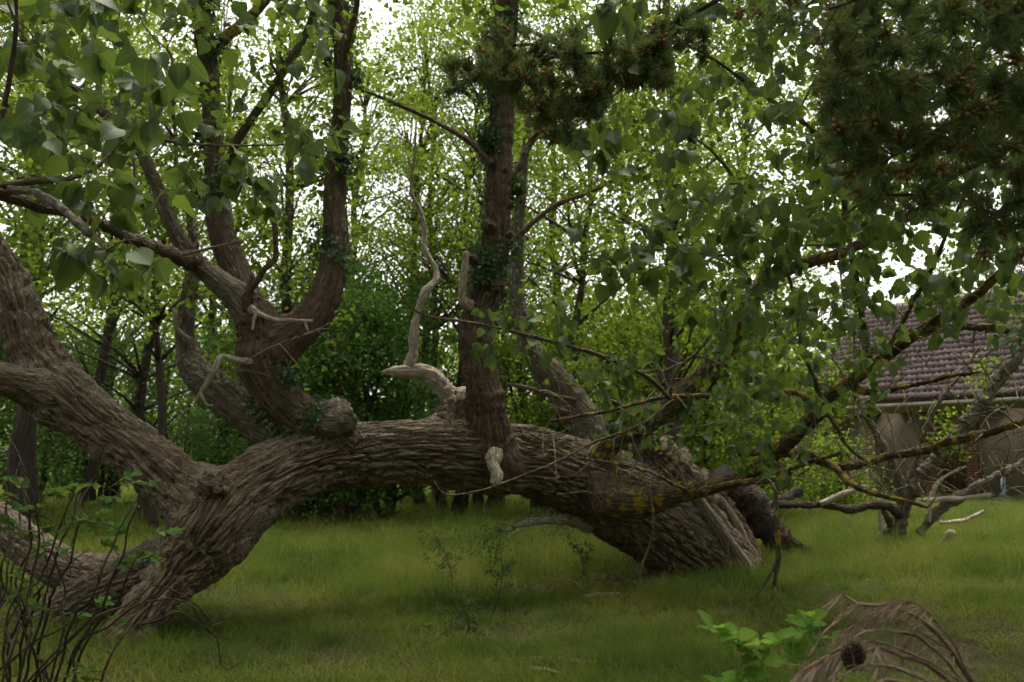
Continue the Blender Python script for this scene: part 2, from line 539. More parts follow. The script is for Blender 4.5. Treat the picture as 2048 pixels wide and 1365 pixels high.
def ground_mat():
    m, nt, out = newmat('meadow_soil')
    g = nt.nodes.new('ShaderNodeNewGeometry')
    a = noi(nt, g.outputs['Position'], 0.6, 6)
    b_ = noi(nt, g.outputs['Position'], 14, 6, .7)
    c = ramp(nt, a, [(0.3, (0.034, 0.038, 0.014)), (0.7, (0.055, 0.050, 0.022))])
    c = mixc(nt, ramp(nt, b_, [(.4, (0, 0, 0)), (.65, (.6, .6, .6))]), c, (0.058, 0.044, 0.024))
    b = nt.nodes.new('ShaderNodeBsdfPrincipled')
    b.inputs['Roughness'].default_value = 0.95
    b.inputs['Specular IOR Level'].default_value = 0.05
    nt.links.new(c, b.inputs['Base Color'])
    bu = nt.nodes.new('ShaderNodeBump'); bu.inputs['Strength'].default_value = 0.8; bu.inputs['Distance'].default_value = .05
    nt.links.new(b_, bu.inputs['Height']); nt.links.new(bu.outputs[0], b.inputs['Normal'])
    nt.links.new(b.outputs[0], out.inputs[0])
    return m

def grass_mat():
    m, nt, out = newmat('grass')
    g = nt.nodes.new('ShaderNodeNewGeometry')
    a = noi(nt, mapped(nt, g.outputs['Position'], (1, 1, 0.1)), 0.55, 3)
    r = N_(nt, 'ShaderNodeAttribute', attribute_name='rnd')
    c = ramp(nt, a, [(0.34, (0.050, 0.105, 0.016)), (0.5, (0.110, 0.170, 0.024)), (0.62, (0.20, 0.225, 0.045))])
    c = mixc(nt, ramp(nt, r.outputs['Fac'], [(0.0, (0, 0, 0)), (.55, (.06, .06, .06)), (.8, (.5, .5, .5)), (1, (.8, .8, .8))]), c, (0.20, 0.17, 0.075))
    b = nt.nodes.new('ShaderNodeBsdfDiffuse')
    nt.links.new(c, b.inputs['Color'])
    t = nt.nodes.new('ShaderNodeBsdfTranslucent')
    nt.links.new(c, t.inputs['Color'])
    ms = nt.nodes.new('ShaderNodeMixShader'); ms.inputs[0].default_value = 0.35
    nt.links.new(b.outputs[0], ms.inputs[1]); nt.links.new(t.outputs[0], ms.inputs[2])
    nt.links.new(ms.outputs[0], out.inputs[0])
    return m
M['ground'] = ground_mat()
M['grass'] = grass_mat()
M['litter'] = leaf_mat('litter', (0.11, 0.07, 0.045), (0.17, 0.115, 0.07), (0.24, 0.18, 0.11), 0.1, 0.8, spec=0)

# ------------------------------------------------------------------ leaf templates
T4 = (np.array([[0, 0, 0], [.45, .33, .07], [0, 1, -.03], [-.45, .33, .07]]), [np.array([[0, 1, 2], [0, 2, 3]])])
T6 = (np.array([[0, 0, 0], [.36, .07, .05], [.47, .36, .08], [0, 1, -.06], [-.47, .36, .08], [-.36, .07, .05]]),
      [np.array([[0, 1, 2], [0, 2, 3], [0, 3, 4], [0, 4, 5]])])
TIVY = (np.array([[0, 0, 0], [.5, -.1, .05], [.3, .3, .08], [0, .8, -.05], [-.3, .3, .08], [-.5, -.1, .05]]),
        [np.array([[0, 1, 2], [0, 2, 3], [0, 3, 4], [0, 4, 5]])])
TELL = (np.array([[0, 0, 0], [.26, .25, .05], [.28, .6, .05], [0, 1, 0], [-.28, .6, .05], [-.26, .25, .05]]),
        [np.array([[0, 1, 2], [0, 2, 3], [0, 3, 4], [0, 4, 5]])])
TNEED = (np.array([[-.012, 0, 0], [.012, 0, 0], [.012, .6, .03], [-.012, .6, .03], [0, 1, 0.08]]), [np.array([[0, 1, 2], [0, 2, 3], [3, 2, 4]])])

def big_leaf(k, ov=False):
    r = random.Random(k)
    ys = [0.0, .04, .13, .26, .42, .60, .78, .92, 1.0]
    ws = [0.02, .26, .40, .46, .44, .34, .20, .08, 0.0] if not ov else [0.01, .12, .24, .33, .36, .34, .25, .12, 0.0]
    fold = r.uniform(.02, .45)
    curl = r.uniform(-.25, .55)
    twist = r.uniform(-.4, .4)
    wav = r.uniform(0.0, .07)
    V, lc = [], []
    for i, (y, w) in enumerate(zip(ys, ws)):
        zc = -curl * y * y
        dip = -.05 if i == 1 and not ov else 0
        for sx, hw in ((-1, 1.0), (-1, .5), (0, 0), (1, .5), (1, 1.0)):
            x = sx * w * hw
            z = zc + fold * abs(x) + twist * x * y + (wav * math.sin(i * 2.1 + sx) if hw == 1.0 else 0)
            V.append([x * (1 - .15 * fold), y + dip * hw, z])
            lc.append([sx * hw * w, y, 0])
    q = []
    for i in range(len(ys) - 1):
        for j in range(4):
            a = i * 5 + j
            q.append([a, a + 1, a + 6, a + 5])
    n = len(V)
    # petiole from the twig to the leaf base
    for (y, z, w) in ((-.62, .18, .012), (-.3, .12, .010), (0.01, .0, .012)):
        V += [[-w, y, z], [w, y, z], [0, y, z + 2 * w]]
        lc += [[.2, .5, 1]] * 3
    for i in range(2):
        for j in range(3):
            a, b = n + i * 3 + j, n + i * 3 + (j + 1) % 3
            q.append([a, b, b + 3, a + 3])
    return np.array(V, float), np.array(q), np.array(lc, float)

BIG = [big_leaf(k) for k in range(14)]
OVL = [big_leaf(k + 40, True) for k in range(4)]

def unit(a):
    return a / (np.linalg.norm(a, axis=-1, keepdims=True) + 1e-9)

def leaf_arrays(pos, d, n, size, tmpl):
    d = unit(d)
    x = unit(np.cross(d, n))
    n = np.cross(x, d)
    V = pos[:, None, :] + size[:, None, None] * (tmpl[None, :, 0, None] * x[:, None] + tmpl[None, :, 1, None] * d[:, None] + tmpl[None, :, 2, None] * n[:, None])
    return V

def leaves_mesh(name, pos, d, n, size, T):
    V = leaf_arrays(pos, d, n, size, T[0]).reshape(-1, 3)
    k = len(T[0])
    base = (np.arange(len(pos)) * k)[:, None, None]
    fs = [(f[None] + base).reshape(-1, f.shape[1]) for f in T[1]]
    return mesh_np(name, V, fs, {'rnd': ('FLOAT', np.repeat(rng.random(len(pos)), k))})

def rdir(n):
    return unit(rng.normal(size=(n, 3)))

def hang(n, down=0.8):
    """axes of hanging leaves"""
    d = rdir(n)
    d[:, 2] = d[:, 2] * 0.5 - down
    return unit(d)

def box_cloud(n, c, s):
    return np.asarray(c) + rng.normal(size=(n, 3)) * np.asarray(s)

# ------------------------------------------------------------------ ground
xs = np.concatenate([np.linspace(-400, -30, 14)[:-1], np.linspace(-30, 30, 100), np.linspace(30, 400, 14)[1:]])
ys = np.concatenate([np.linspace(-200, -2, 8)[:-1], np.linspace(-2, 50, 90), np.linspace(50, 700, 16)[1:]])
X, Y = np.meshgrid(xs, ys)
Z = gz(X, Y) * np.clip(1 - (np.hypot(X, Y) - 45) / 30, 0, 1)
V = np.stack([X, Y, Z], -1).reshape(-1, 3)
nx = len(xs)
i, j = np.meshgrid(np.arange(len(ys) - 1), np.arange(nx - 1), indexing='ij')
a = (i * nx + j).ravel()
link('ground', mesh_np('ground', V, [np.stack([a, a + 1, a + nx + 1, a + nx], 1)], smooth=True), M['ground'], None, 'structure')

# grass: tufts scattered over the meadow, one uncountable mass
def tuft(seed, hgt, nb, spread, seedheads=0, wide=1.0, straw=False):
    r = np.random.default_rng(seed)
    V, F, A = [], [], []
    for b in range(nb):
        p = r.normal(size=2) * spread
        az = r.uniform(0, 6.283)
        h = hgt * r.uniform(.45, 1.15)
        lean = r.uniform(.12, .95) * h
        w = r.uniform(.0013, .0030) * wide
        c, s = math.cos(az), math.sin(az)
        k0 = len(V)
        head = b < seedheads
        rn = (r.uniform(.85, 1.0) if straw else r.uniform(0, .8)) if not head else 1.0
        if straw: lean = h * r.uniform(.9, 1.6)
        if head: h *= 1.35; lean *= .5; w = .0012
        for t, ww in ((0, 1.0), (.4, .95), (.75, .65 if not head else 1.0)):
            cx, cy = p[0] + c * lean * t * t, p[1] + s * lean * t * t
            z = h * t * (1 - .18 * t * (lean / h))
            V += [[cx - s * w * ww, cy + c * w * ww, z], [cx + s * w * ww, cy - c * w * ww, z]]
            A += [rn, rn]
        F.append([k0, k0 + 1, k0 + 3, k0 + 2]); F.append([k0 + 2, k0 + 3, k0 + 5, k0 + 4])
        if head:
            cx, cy, z = p[0] + c * lean, p[1] + s * lean, h
            V += [[cx - s * .005, cy + c * .005, z * .9], [cx + s * .005, cy - c * .005, z * .9], [cx, cy, z * 1.08], [cx, cy, z * .8]]
            A += [1, 1, 1, 1]
            F.append([k0 + 9, k0 + 7, k0 + 8, k0 + 6])
        else:
            z = h * (1 - .18 * (lean / h))
            V += [[p[0] + c * lean, p[1] + s * lean, z], [p[0] + c * lean * .98 + .0005, p[1] + s * lean * .98, z]]
            A += [rn, rn]
            F.append([k0 + 4, k0 + 5, k0 + 7, k0 + 6])
    me = mesh_np('grass_tuft', np.array(V), [np.array(F)], {'rnd': ('FLOAT', np.array(A))})
    me.materials.append(M['grass'])
    return me

tcol = bpy.data.collections.new('grass_tufts')
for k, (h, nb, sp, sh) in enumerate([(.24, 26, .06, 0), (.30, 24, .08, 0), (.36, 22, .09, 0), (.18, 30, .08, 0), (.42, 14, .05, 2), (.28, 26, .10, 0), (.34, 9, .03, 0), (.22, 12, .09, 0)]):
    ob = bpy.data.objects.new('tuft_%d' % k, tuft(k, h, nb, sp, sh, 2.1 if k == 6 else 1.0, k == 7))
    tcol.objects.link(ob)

def soil_mask(x, y):
    """1 where the earth is bare under the fallen trunk"""
    c = P(1290, 1160, 12.3)
    dx, dy = (x - c[0]) / 2.0, (y - c[1] - 0.25 * (x - c[0])) / 0.6
    return np.clip(1.35 - np.sqrt(dx * dx + dy * dy), 0, 1)

pts = []
for D0, D1, dens in ((3.2, 6, 62), (6, 10, 72), (10, 14, 62), (14, 20, 46), (20, 27, 34), (27, 36, 22), (36, 60, 5)):
    hw = 0.56 * D1 + 1.5
    n = int((D1 - D0) * 2 * hw * dens)
    q = np.stack([rng.uniform(-hw, hw, n), rng.uniform(D0, D1, n)], 1)
    pts.append(q)
pts = np.concatenate(pts)
sm = soil_mask(pts[:, 0], pts[:, 1])
patch = noise(np.stack([pts[:, 0] * .8, pts[:, 1] * .8, np.zeros(len(pts))], 1), 77)
keep = rng.random(len(pts)) > np.clip(sm * 1.2, 0, .93)
keep &= rng.random(len(pts)) < (0.42 + patch * 1.2)
pts, sm, patch = pts[keep], sm[keep], patch[keep]
# low turf in the foreground right, long grass in the clearing beyond the arch
D = pts[:, 1]
tall = np.clip((D - 10.0) / 3, 0, 1) * 0.65 + 0.25 + 0.6 * patch - 0.25 * np.clip((pts[:, 0] - 0.5) / 2, 0, 1) * (D < 12) - .6 * sm
tall = np.clip(tall, .14, 1.4) * rng.uniform(.75, 1.25, len(pts))
gm = bpy.data.meshes.new('grass')
gm.vertices.add(len(pts))
gm.vertices.foreach_set('co', np.stack([pts[:, 0], pts[:, 1], gz(pts[:, 0], pts[:, 1]) - .01], 1).astype(np.float32).ravel())
def pat(nm, typ, arr):
    at = gm.attributes.new(nm, typ, 'POINT')
    at.data.foreach_set('vector' if typ == 'FLOAT_VECTOR' else 'value', arr.ravel())
wid = np.clip(D / 9, 1, 3.2)
pat('scl', 'FLOAT_VECTOR', np.stack([wid ** .75, wid ** .75, tall], 1).astype(np.float32))
pat('rot', 'FLOAT_VECTOR', np.stack([rng.normal(size=len(pts)) * .08, rng.normal(size=len(pts)) * .08, rng.uniform(0, 6.28, len(pts))], 1).astype(np.float32))
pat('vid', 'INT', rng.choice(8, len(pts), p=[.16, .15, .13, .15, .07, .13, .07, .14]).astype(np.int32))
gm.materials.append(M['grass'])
grass = link('grass', gm, None, None, 'stuff')
tag(grass, 'long meadow grass with pale seed heads under and beyond the arching trunk', 'grass')
ng = bpy.data.node_groups.new('grass_scatter', 'GeometryNodeTree')
ng.interface.new_socket('Geometry', in_out='INPUT', socket_type='NodeSocketGeometry')
ng.interface.new_socket('Geometry', in_out='OUTPUT', socket_type='NodeSocketGeometry')
gi, go = ng.nodes.new('NodeGroupInput'), ng.nodes.new('NodeGroupOutput')
iop = ng.nodes.new('GeometryNodeInstanceOnPoints')
ci = ng.nodes.new('GeometryNodeCollectionInfo')
ci.inputs['Collection'].default_value = tcol
ci.inputs['Separate Children'].default_value = True
ci.inputs['Reset Children'].default_value = True
iop.inputs['Pick Instance'].default_value = True
def named(nm, typ):
    nd = ng.nodes.new('GeometryNodeInputNamedAttribute')
    nd.data_type = typ
    nd.inputs['Name'].default_value = nm
    return nd.outputs['Attribute']
ng.links.new(gi.outputs[0], iop.inputs['Points'])
ng.links.new(ci.outputs[0], iop.inputs['Instance'])
ng.links.new(named('vid', 'INT'), iop.inputs['Instance Index'])
ng.links.new(named('rot', 'FLOAT_VECTOR'), iop.inputs['Rotation'])
ng.links.new(named('scl', 'FLOAT_VECTOR'), iop.inputs['Scale'])
ng.links.new(iop.outputs[0], go.inputs[0])
md = grass.modifiers.new('scatter', 'NODES')
md.node_group = ng

# bare earth litter under the trunk
n = 4500
c0 = P(1290, 1160, 12.3)
lp = np.stack([c0[0] + rng.normal(size=n) * 1.2, c0[1] + rng.normal(size=n) * .4, np.zeros(n)], 1)
lp[:, 1] += .25 * (lp[:, 0] - c0[0])
lp[:, 2] = gz(lp[:, 0], lp[:, 1]) + rng.uniform(.0, .03, n)
ld = rdir(n); ld[:, 2] *= .25
lo = link('leaf_litter', leaves_mesh('leaf_litter', lp, ld, np.tile([0, 0, 1.], (n, 1)) + rdir(n) * .5, rng.uniform(.03, .075, n), T4), M['litter'], None, 'stuff')
tag(lo, 'brown leaf litter on the bare earth under the fallen trunk', 'leaf litter')

# ------------------------------------------------------------------ house
HO = np.array([9.8, 34.0, 0.0])
U = np.array([0.4961, -0.8683, 0.0])      # along the front, to the right
W = np.array([0.8683, 0.4961, 0.0])       # into the house
UP = np.array([0, 0, 1.0])
AX = np.array([U, W, UP])
def H(t, w, z): return HO + U * t + W * w + UP * z
M['stucco'] = plain('stucco', (0.12, 0.092, 0.064), (0.24, 0.195, 0.14), 1.6, .95, .5, scale2=14, dist=.03)
M['ybrick'] = plain('yellow_brick', (0.26, 0.19, 0.11), (0.36, 0.28, 0.17), 9, .9, .4)
M['rbrick'] = plain('red_brick', (0.11, 0.05, 0.032), (0.17, 0.08, 0.05), 9, .9, .4)
M['mortar'] = plain('mortar', (0.22, 0.20, 0.17), (0.28, 0.25, 0.22), 12, .95, .4)
M['tile'] = plain('roof_tile', (0.055, 0.038, 0.038), (0.13, 0.09, 0.088), 3, .8, .5)
M['plank'] = plain('door_plank', (0.045, 0.022, 0.016), (0.075, 0.036, 0.026), 5, .8, .4)
M['eave'] = plain('eave_board', (0.20, 0.19, 0.15), (0.30, 0.28, 0.22), 4, .8, .3)
M['pipe'] = plain('blue_grey_metal', (0.10, 0.14, 0.17), (0.15, 0.19, 0.22), 4, .5, .1)
M['glass'] = plain('dusty_pane', (0.02, 0.025, 0.025), (0.035, 0.04, 0.04), 3, .15, .05, .5)
house = thing('tiled_house', H(0, 0, 0), 'low rendered house with purplish tiled roof behind the branches', 'house')
HL, HWD, EH = 17.0, 8.0, 3.35
door, win = (5.31, 6.3), (.9, 2.1)
wb = MB()
def wallpiece(t0, t1, z0, z1): wb.box(H((t0 + t1) / 2, .2, (z0 + z1) / 2), ((t1 - t0) / 2, .2, (z1 - z0) / 2), AX)
wallpiece(0, win[0], -.2, EH)
wallpiece(win[0], win[1], -.2, 1.02); wallpiece(win[0], win[1], 2.2, EH)
wallpiece(win[1], door[0], -.2, EH)
wallpiece(door[0], door[1], 2.15, EH)
wallpiece(door[1], 10.0, -.2, EH)
wallpiece(10.0, 11.2, -.2, 1.02); wallpiece(10.0, 11.2, 2.2, EH)
wallpiece(11.2, HL, -.2, EH)
for t0 in (0.2, HL - .2):
    wb.box(H(t0, HWD / 2 + .2, EH / 2 - .1), (.198, HWD / 2 - .2, EH / 2 + .098), AX)
wb.box(H(HL / 2, HWD - .2 + .2, EH / 2 - .1), (HL / 2 - .4, .2, EH / 2 + .097), AX)
# gables
for t0 in (0.004, HL - .36):
    g = np.array([H(t0 + dt, w, z) for dt in (0, .35) for w, z in ((0.01, EH), (HWD - .01, EH), (HWD / 2, EH + 3.3))])
    wb.add(g, [[0, 1, 4, 3], [1, 2, 5, 4], [2, 0, 3, 5]], [[0, 2, 1], [3, 4, 5]])
link('wall', wb.mesh('wall'), M['stucco'], house)
# plinth strip
pb = MB(); pb.box(H(HL / 2, -.02, .05), (HL / 2 + .03, .03, .16), AX); link('plinth', pb.mesh('plinth'), M['mortar'], house)
# door of planks
db = MB(); db.box(H(sum(door) / 2, .24, 1.05), (.5, .03, 1.1), AX); dr = link('door', db.mesh('door'), M['plank'], house)
for k in range(6):
    b = MB(); b.box(H(door[0] + .085 + k * .166, .198, 1.05), (.076, .014, 1.06), AX); link('plank', b.mesh('plank'), M['plank'], dr)
for tw in (win[0], 10.0):
    b = MB()
    b.box(H(tw + .6, .14, 1.06), (.58, .04, .04), AX); b.box(H(tw + .6, .14, 2.16), (.58, .04, .04), AX)
    for t in (tw + .04, tw + .6, tw + 1.16): b.box(H(t, .14, 1.61), (.035, .038, .508), AX)
    wf = link('window', b.mesh('window'), M['eave'], house)
    for t in (tw + .32, tw + .88):
        b = MB(); b.box(H(t, .15, 1.61), (.235, .008, .5), AX); link('pane', b.mesh('pane'), M['glass'], wf)
    b = MB(); b.box(H(tw + .6, -.03, .985), (.68, .10, .03), AX); link('sill', b.mesh('sill'), M['mortar'], wf)
# brick piers: mortar core with separate bricks
bm_ = MB(); bm_.box((0, 0, 0), (.117, .05, .033)); brick_y = bm_.mesh('brick'); brick_y.materials.append(M['ybrick'])
bm_ = MB(); bm_.box((0, 0, 0), (.117, .05, .033)); brick_r = bm_.mesh('brick'); brick_r.materials.append(M['rbrick'])
bm_ = MB(); bm_.box((0, 0, 0), (.055, .05, .033)); half_y = bm_.mesh('brick'); half_y.materials.append(M['ybrick'])
bm_ = MB(); bm_.box((0, 0, 0), (.055, .05, .033)); half_r = bm_.mesh('brick'); half_r.materials.append(M['rbrick'])
RM = Matrix(((U[0], W[0], 0), (U[1], W[1], 0), (0, 0, 1))).to_4x4()
def pier(name, t0, t1, z0, z1, full, half):
    b = MB(); b.box(H((t0 + t1) / 2, -.03, (z0 + z1) / 2), ((t1 - t0) / 2 - .01, .04, (z1 - z0) / 2 - .004), AX)
    p = link(name, b.mesh(name), M['mortar'], house)
    z, row = z0 + .04, 0
    while z < z1 - .03:
        t = t0
        if row % 2: items = [(t0 + .055, half)]; t = t0 + .122
        else: items = []
        while t + .234 <= t1 + .01: items.append((t + .117, full)); t += .246
        if t1 - t > .1: items.append((t + .055, half))
        for tt, me in items:
            o = link('brick', me, None, p)
            q = H(tt, -.042 - random.random() * .008, z)
            o.matrix_basis = Matrix.Translation(Vector(q)) @ RM
        z += .078; row += 1
pier('pilaster', 2.55, 3.08, .22, 2.62, brick_y, half_y)
pier('door_jamb', 4.95, 5.31, .22, 2.15, brick_r, half_r)
pier('door_jamb', 6.30, 6.66, .22, 2.15, brick_r, half_r)
pier('lintel', 4.95, 6.66, 2.16, 2.48, brick_r, half_r)
b = MB(); b.box(H(HL / 2, -.05, 2.95), (HL / 2 + .02, .06, .22), AX); link('cornice', b.mesh('cornice'), M['ybrick'], house)
# roof
SL = math.radians(39.5)
ru = W * math.cos(SL) + UP * math.sin(SL)      # up the front slope
rn = -W * math.sin(SL) + UP * math.cos(SL)
slope = (HWD / 2 + .5) / math.cos(SL)
rb = MB()
e0 = H(0, -.5, EH - .32)
for w_sign in (0, 1):
    u2 = ru if w_sign == 0 else -W * math.cos(SL) + UP * math.sin(SL)
    n2 = rn if w_sign == 0 else W * math.sin(SL) + UP * math.cos(SL)
    ee = e0 if w_sign == 0 else H(0, HWD + .5, EH - .32)
    rb.box(ee + U * (HL / 2) + u2 * slope / 2 + n2 * (.04 - w_sign * .002), (HL / 2 + .3, slope / 2, .05), np.array([U, u2, n2]))
roof = link('roof', rb.mesh('roof'), M['tile'], house)
tv, tq = [], []
NC = 6
for (yy, zz) in ((0.0, .0), (0.0, .045), (.36, .012)):
    for cidx in range(NC + 1):
        x = cidx / NC * .205
        tv.append([x, yy, zz + .024 * math.sin(cidx / NC * 2 * math.pi) + .024])
for r_ in range(2):
    for cidx in range(NC):
        a = r_ * (NC + 1) + cidx
        tq.append([a, a + 1, a + NC + 2, a + NC + 1])
tile_v, tile_q = np.array(tv), np.array(tq)
tile_me = mesh_np('tile', tile_v, [tile_q], {'bc': ('FLOAT_VECTOR', tile_v)}, False)
tile_me.materials.append(M['tile'])
TM = Matrix(((U[0], ru[0], rn[0]), (U[1], ru[1], rn[1]), (U[2], ru[2], rn[2]))).to_4x4()
rest = MB()
cells = []
for rr_ in range(int(slope / .31)):
    for cc_ in range(int((HL + .5) / .2)):
        p = e0 + U * (-.28 + cc_ * .2) + ru * (rr_ * .31 - .03) + rn * .092
        t = -.28 + cc_ * .2
        cells.append(((rr_ * .9 + abs(t - 5.2)), p))
cells.sort(key=lambda e: e[0])
for k, (sc, p) in enumerate(cells):
    p = p + rn * random.uniform(-.006, .014) + U * random.uniform(-.006, .006) + ru * random.uniform(-.012, .012)
    if k < 300:
        o = link('tile', tile_me, None, roof)
        o.matrix_basis = Matrix.Translation(Vector(p)) @ TM
    else:
        V = p + tile_v @ np.array([U, ru, rn])
        rest.add(V, tile_q)
link('tiles', rest.mesh('tiles'), M['tile'], roof, 'stuff')
gb = MB()
tube_into(gb, np.array([H(-.3, -.58, EH - .42), H(HL / 2, -.58, EH - .40), H(HL + .3, -.58, EH - .42)]), np.array([.065] * 3), 10)
link('gutter', gb.mesh('gutter', True), M['eave'], house)
gb = MB()
tube_into(gb, np.array([H(.0, -.56, EH - .45), H(.02, -.3, EH - .62), H(.03, -.1, EH - .8), H(.03, -.09, 1.5), H(.03, -.09, -.05)]), np.array([.05] * 5), 10)
link('downpipe', gb.mesh('downpipe', True), M['pipe'], house)
gb = MB()
c = P(2009, 1012, 26.2); c[2] = 0
gb.box((c[0], c[1], .45), (.045, .045, .5)); gb.box((c[0], c[1], .96), (.055, .055, .012)); gb.box((c[0], c[1], .03), (.09, .09, .03))
tag(link('blue_post', gb.mesh('blue_post'), M['pipe']), 'short blue metal post in the grass before the house wall', 'post')

# ------------------------------------------------------------------ the fallen poplar
base = P(1440, 1145, 13.0); base[2] = 0
poplar = thing('fallen_poplar', base, 'huge fallen poplar arching over the grass, new limbs rising from its trunk', 'tree')
S = {}
S['trunk'] = [(1450, 1165, 13.2, 90), (1385, 1105, 13.0, 90), (1312, 1044, 12.6, 88), (1208, 985, 12.1, 82), (1100, 935, 11.5, 73),
              (1000, 916, 11.0, 70), (900, 908, 10.6, 68), (800, 903, 10.3, 67), (700, 910, 10.0, 66), (620, 926, 9.7, 67), (540, 960, 9.4, 74),
              (470, 1010, 9.2, 83), (422, 1066, 9.0, 82), (384, 1112, 8.9, 70), (343, 1160, 8.75, 54), (295, 1212, 8.55, 45), (225, 1300, 8.3, 40)]
S['leg'] = [(410, 1085, 9.1, 62), (335, 1128, 9.15, 56), (250, 1165, 9.15, 50), (160, 1205, 9.1, 46), (60, 1250, 9.05, 38), (-60, 1290, 9.0, 28)]
S['back_leg'] = [(330, 1140, 9.3, 52), (230, 1155, 9.7, 46), (130, 1138, 10.1, 42), (50, 1085, 10.4, 40), (-50, 1010, 10.7, 36), (-160, 950, 11, 30)]
S['left'] = [(430, 1035, 9.15, 66), (370, 985, 9.15, 62), (290, 918, 9.2, 56), (200, 852, 9.3, 56), (120, 780, 9.3, 58), (68, 700, 9.3, 52), (38, 620, 9.3, 46),
             (8, 545, 9.4, 40), (-40, 470, 9.5, 34), (-90, 360, 9.6, 28), (-120, 200, 9.8, 22), (-130, 0, 10, 16), (-140, -200, 10, 8)]
S['left_fork'] = [(100, 790, 9.2, 44), (40, 770, 9.0, 34), (-30, 745, 8.8, 30), (-120, 700, 8.6, 26), (-220, 620, 8.4, 18)]
S['stem'] = [(690, 900, 9.85, 40), (650, 862, 9.75, 46), (600, 832, 9.7, 42), (556, 790, 9.65, 42), (530, 740, 9.65, 42), (522, 690, 9.65, 42), (516, 640, 9.65, 34), (495, 600, 9.68, 24)]
S['A'] = [(525, 715, 9.65, 38), (570, 680, 9.7, 42), (622, 636, 9.75, 38), (658, 570, 9.8, 32), (670, 480, 9.9, 26), (669, 380, 10, 23), (680, 250, 10.1, 19), (686, 120, 10.2, 19),
          (672, 0, 10.3, 18), (655, -160, 10.4, 15), (640, -350, 10.5, 9)]
S['B'] = [(505, 640, 9.66, 28), (475, 598, 9.66, 27), (440, 566, 9.66, 24), (392, 525, 9.7, 20), (345, 455, 9.75, 17), (310, 365, 9.8, 14), (270, 285, 9.8, 12), (205, 222, 9.9, 12), (128, 162, 9.9, 9), (60, 90, 9.9, 5)]
S['C'] = [(515, 650, 9.85, 30), (480, 560, 9.95, 30), (448, 480, 10.05, 28), (433, 400, 10.1, 25), (430, 320, 10.2, 21), (422, 220, 10.3, 20), (413, 110, 10.4, 20), (398, 0, 10.5, 18), (385, -140, 10.6, 14), (380, -330, 10.6, 8)]
S['C2'] = [(415, 105, 10.4, 15), (455, 72, 10.5, 13), (500, 35, 10.6, 12), (560, -40, 10.7, 10), (620, -150, 10.8, 6)]
S['C3'] = [(455, 330, 10.15, 10), (480, 272, 10.0, 9.5), (534, 195, 9.9, 9), (582, 120, 9.8, 9), (615, 60, 9.8, 8), (636, -10, 9.7, 7), (650, -120, 9.7, 4)]
S['D'] = [(600, 905, 9.9, 40), (540, 862, 10.1, 40), (460, 798, 10.3, 40), (400, 752, 10.45, 34), (374, 700, 10.6, 23), (371, 640, 10.7, 19), (380, 580, 10.8, 16), (388, 520, 10.9, 13), (380, 420, 11, 9)]
S['hump'] = [(905, 905, 10.6, 50), (905, 855, 10.65, 46), (915, 812, 10.75, 34), (912, 795, 10.8, 22), (900, 785, 10.82, 12)]
S['E'] = [(1000, 950, 10.75, 40), (985, 890, 10.6, 40), (972, 800, 10.5, 37), (955, 715, 10.5, 36), (950, 655, 10.52, 35), (972, 585, 10.55, 34), (990, 500, 10.58, 30), (996, 400, 10.62, 27), (1001, 300, 10.7, 26),
          (1008, 150, 10.75, 25), (1015, 0, 10.8, 24), (1022, -180, 10.9, 18), (1026, -380, 11, 10)]
S['F'] = [(1210, 905, 12.1, 40), (1160, 830, 12.1, 36), (1110, 762, 12.15, 33), (1070, 712, 12.2, 25), (1045, 655, 12.3, 20), (1032, 580, 12.4, 17), (1035, 480, 12.5, 14), (1045, 360, 12.6, 10), (1060, 200, 12.8, 6)]
S['G'] = [(1195, 985, 11.6, 30), (1205, 915, 11.5, 24), (1235, 872, 11.4, 26), (1290, 842, 11.3, 30), (1350, 800, 11.2, 26), (1420, 742, 11.0, 20), (1458, 690, 10.8, 17), (1490, 620, 10.6, 15), (1530, 566, 10.3, 14), (1594, 532, 9.9, 13),
          (1690, 503, 9.4, 12), (1793, 447, 9.0, 11), (1900, 390, 8.5, 9), (2050, 310, 8, 8), (2200, 220, 7.6, 5)]
S['G2'] = [(1500, 600, 10.5, 10), (1528, 545, 10.5, 10), (1552, 486, 10.5, 9), (1608, 438, 10.4, 8), (1660, 370, 10.3, 7), (1690, 280, 10.2, 5), (1730, 150, 10.2, 3)]
S['H'] = [(1195, 985, 11.5, 26), (1230, 1005, 11.35, 30), (1300, 1002, 11.2, 30), (1360, 985, 11.0, 22), (1420, 975, 10.8, 17), (1490, 950, 10.4, 16), (1550, 905, 10.0, 17), (1600, 862, 9.6, 15), (1650, 800, 9.2, 15), (1740, 735, 8.6, 14),
          (1850, 655, 8.0, 12), (1950, 592, 7.4, 11), (2050, 500, 6.9, 9), (2160, 400, 6.5, 6)]
S['knob'] = [(1200, 955, 11.4, 24), (1197, 995, 11.3, 19), (1193, 1026, 11.25, 7)]
S['slab'] = [(1500, 1150, 13.6, 34), (1465, 1070, 13.4, 36), (1425, 1000, 13.2, 30), (1400, 965, 13.1, 16)]
S['lump'] = [(1400, 1010, 12.8, 50), (1345, 950, 12.6, 52), (1300, 905, 12.5, 40), (1280, 880, 12.4, 24), (1265, 868, 12.4, 10)]
S['slab3'] = [(1512, 1150, 13.3, 15), (1480, 1075, 13.15, 15), (1450, 1020, 13.0, 13), (1425, 985, 12.9, 8)]
S['slab2'] = [(1500, 1150, 12.75, 16), (1450, 1075, 12.5, 13), (1405, 1010, 12.35, 11), (1375, 965, 12.3, 5)]
CH = {k: resample(pxpath(v), .15) for k, v in S.items()}
